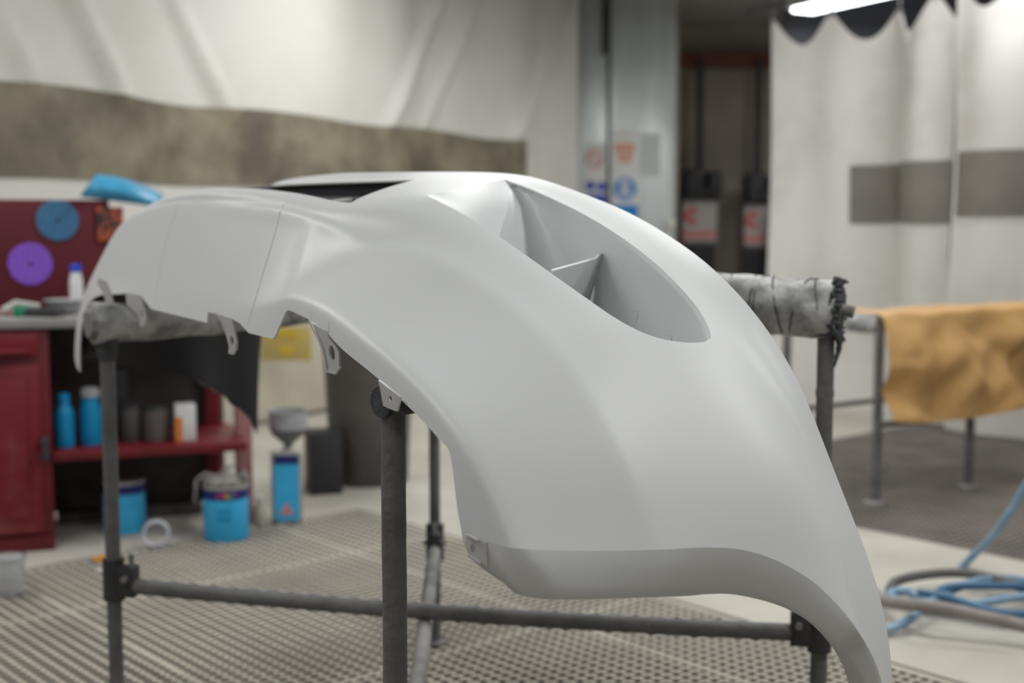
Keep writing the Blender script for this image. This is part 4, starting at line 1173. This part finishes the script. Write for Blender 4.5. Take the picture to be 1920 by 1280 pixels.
# ================================================================== PAPER-COVERED TRESTLE
M_KRAFT = mat('kraft paper', (.58,.35,.135), .6, col2=(.52,.30,.11), vscale=6, bump=.25, bscale=25)
q0 = PZ(1641, 946, 0); q1 = PZ(1815, 915, 0); d1 = (q1-q0); l1 = d1.length; d1.normalize(); d2_ = Vector((-d1.y, d1.x, 0))
ZTR = PY(1641, 604, q0.y).z
tr = thing('trestle_stand', 'grey tubular trestle on the dark grating carrying a paper-wrapped panel', 'trestle', q0 + d1*.5)
for (i, j) in ((0, 0), (1, 0), (0, 1), (1, 1)):
    p = q0 + d1*(l1*i) + d2_*(.5*j); lg = MB().tube([p + Vector((0,0,.005)), p + Vector((0,0,ZTR-.02))], .019, 14, jitter=.05).build('leg', M_TUBE, tr)
    MB().lathe([(.045,0),(.045,.012),(.022,.02)], p, 16).build('foot', M_TUBEDUST, lg)
for i in (0, 1):
    p = q0 + d1*(l1*i) + d2_*(.0 if i == 0 else .05) + Vector((0,0,ZTR-.012)); MB().tube([p, p + d2_*(.16 if i == 0 else .4)], .034, 16, jitter=.15).build('padded_bar', M_FOAM, tr)
MB().tube([q0 + Vector((0,0,.32)), q0 + d1*l1 + Vector((0,0,.32))], .012, 10).build('brace', M_TUBE, tr)
MB().tube([q0 + d2_*.5 + Vector((0,0,.32)), q0 + d1*(l1+.9) + d2_*.5 + Vector((0,0,.32))], .012, 10).build('brace', M_TUBE, tr)
ztp = PY(1665, 588, q0.y).z
def paper(i, j):        # i along the trestle, j from the back edge over the top and down the front
    s = -.05 + .09*max(0, 1-j/.6) + i*1.2
    if j < .45:
        k = j/.45; b = .22 - k*.25; z = ztp + .012*noise.noise(Vector((s*6, b*6, 0)))
    else:
        k = (j-.45)/.55; b = -.03 - .05*k*(.6+.4*math.sin(s*2.2+1)) + .0; hz = .415 + .02*math.sin(s*5) + .02*s
        z = ztp - k*hz
        w_ = .10*(.25-abs(noise.noise(Vector((s*2.6 + z*2.9, z*2.0 - s*1.0, 3))))) + .03*noise.noise(Vector((s*6.5 - z*5, z*7, 9)))
        b -= (w_ + .045*abs(math.sin((s*1.1 + z*2.3)*3.0)))*min(1, k*3)
    return q0*1.0 + d1*s + d2_*b + Vector((0, 0, z))
vs = [paper(i/70, j/50) for i in range(71) for j in range(51)]
fs = [(i*51+j, i*51+j+1, (i+1)*51+j+1, (i+1)*51+j) for i in range(70) for j in range(50)]
o = mk('masking_paper', vs, fs, M_KRAFT, None, angle=70); tag(o, 'crumpled brown kraft masking paper draped over the trestle at right', 'masking paper')

# ================================================================== HOSES
M_HBLUE = mat('blue air hose', (.15,.26,.40), .45, col2=(.25,.37,.48), vscale=14); M_HGREY = mat('grey hose', (.30,.27,.24), .6, col2=(.2,.18,.165), vscale=12); M_HDK = mat('dark grey hose', (.10,.095,.09), .6)
def hose(name, pts, r, m, label):
    path = catmull([PZ(x, y, z) for x, y, z in pts], 10); o = MB().tube(path, r, 12).build(name, m, None, angle=80); tag(o, label, 'hose'); return o
hose('air_hose', [(1512,1152,.015),(1503,1168,.015),(1520,1184,.015),(1580,1192,.015),(1650,1184,.016),(1700,1164,.03),(1745,1128,.05),(1790,1104,.06),(1850,1086,.05),(1930,1090,.03),(1985,1120,.02),
   (1960,1150,.015),(1860,1150,.015),(1770,1138,.018),(1720,1118,.03),(1700,1108,.04),(1668,1112,.03),(1690,1128,.02),(1760,1140,.02),(1850,1128,.03),(1925,1118,.04),(1990,1130,.03)], .0125, M_HBLUE, 'long light blue air hose looped in a tangle on the concrete floor')
hose('air_hose', [(1720,1110,.07),(1780,1120,.06),(1840,1140,.05),(1900,1150,.045),(1960,1145,.04),(1990,1110,.04),(1930,1100,.06),(1850,1098,.07),(1780,1100,.075),(1760,1114,.06),(1800,1136,.035),(1880,1160,.02),(1960,1168,.015),(2010,1150,.015)], .0115, mat('deep blue hose', (.05,.14,.25), .4), 'darker blue air hose coiled within the tangle on the concrete')
hose('grey_hose', [(1640,1112,.02),(1664,1128,.05),(1720,1134,.08),(1780,1142,.08),(1840,1155,.07),(1900,1168,.06),(1990,1190,.05)], .0175, M_HGREY, 'thick brownish grey hose crossing in front of the blue tangle')
hose('grey_hose', [(1668,1108,.03),(1680,1090,.04),(1730,1078,.05),(1800,1074,.05),(1870,1086,.05),(1930,1106,.04),(2000,1116,.03)], .0145, M_HDK, 'dark grey hose arching round the back of the blue tangle')
pp = [PY(1798, 1068, 4.12), PY(1830, 1036, 4.08), PY(1865, 1000, 4.02), PY(1890, 965, 3.98), PY(1915, 925, 3.95), PY(1950, 860, 3.9), PY(1985, 760, 3.85), PY(2010, 600, 3.8)]
o = MB().tube(catmull(pp, 8), .0125, 12).build('air_hose', M_HBLUE, None, angle=80); tag(o, 'light blue air hose rising from the tangle out at the right edge', 'hose')
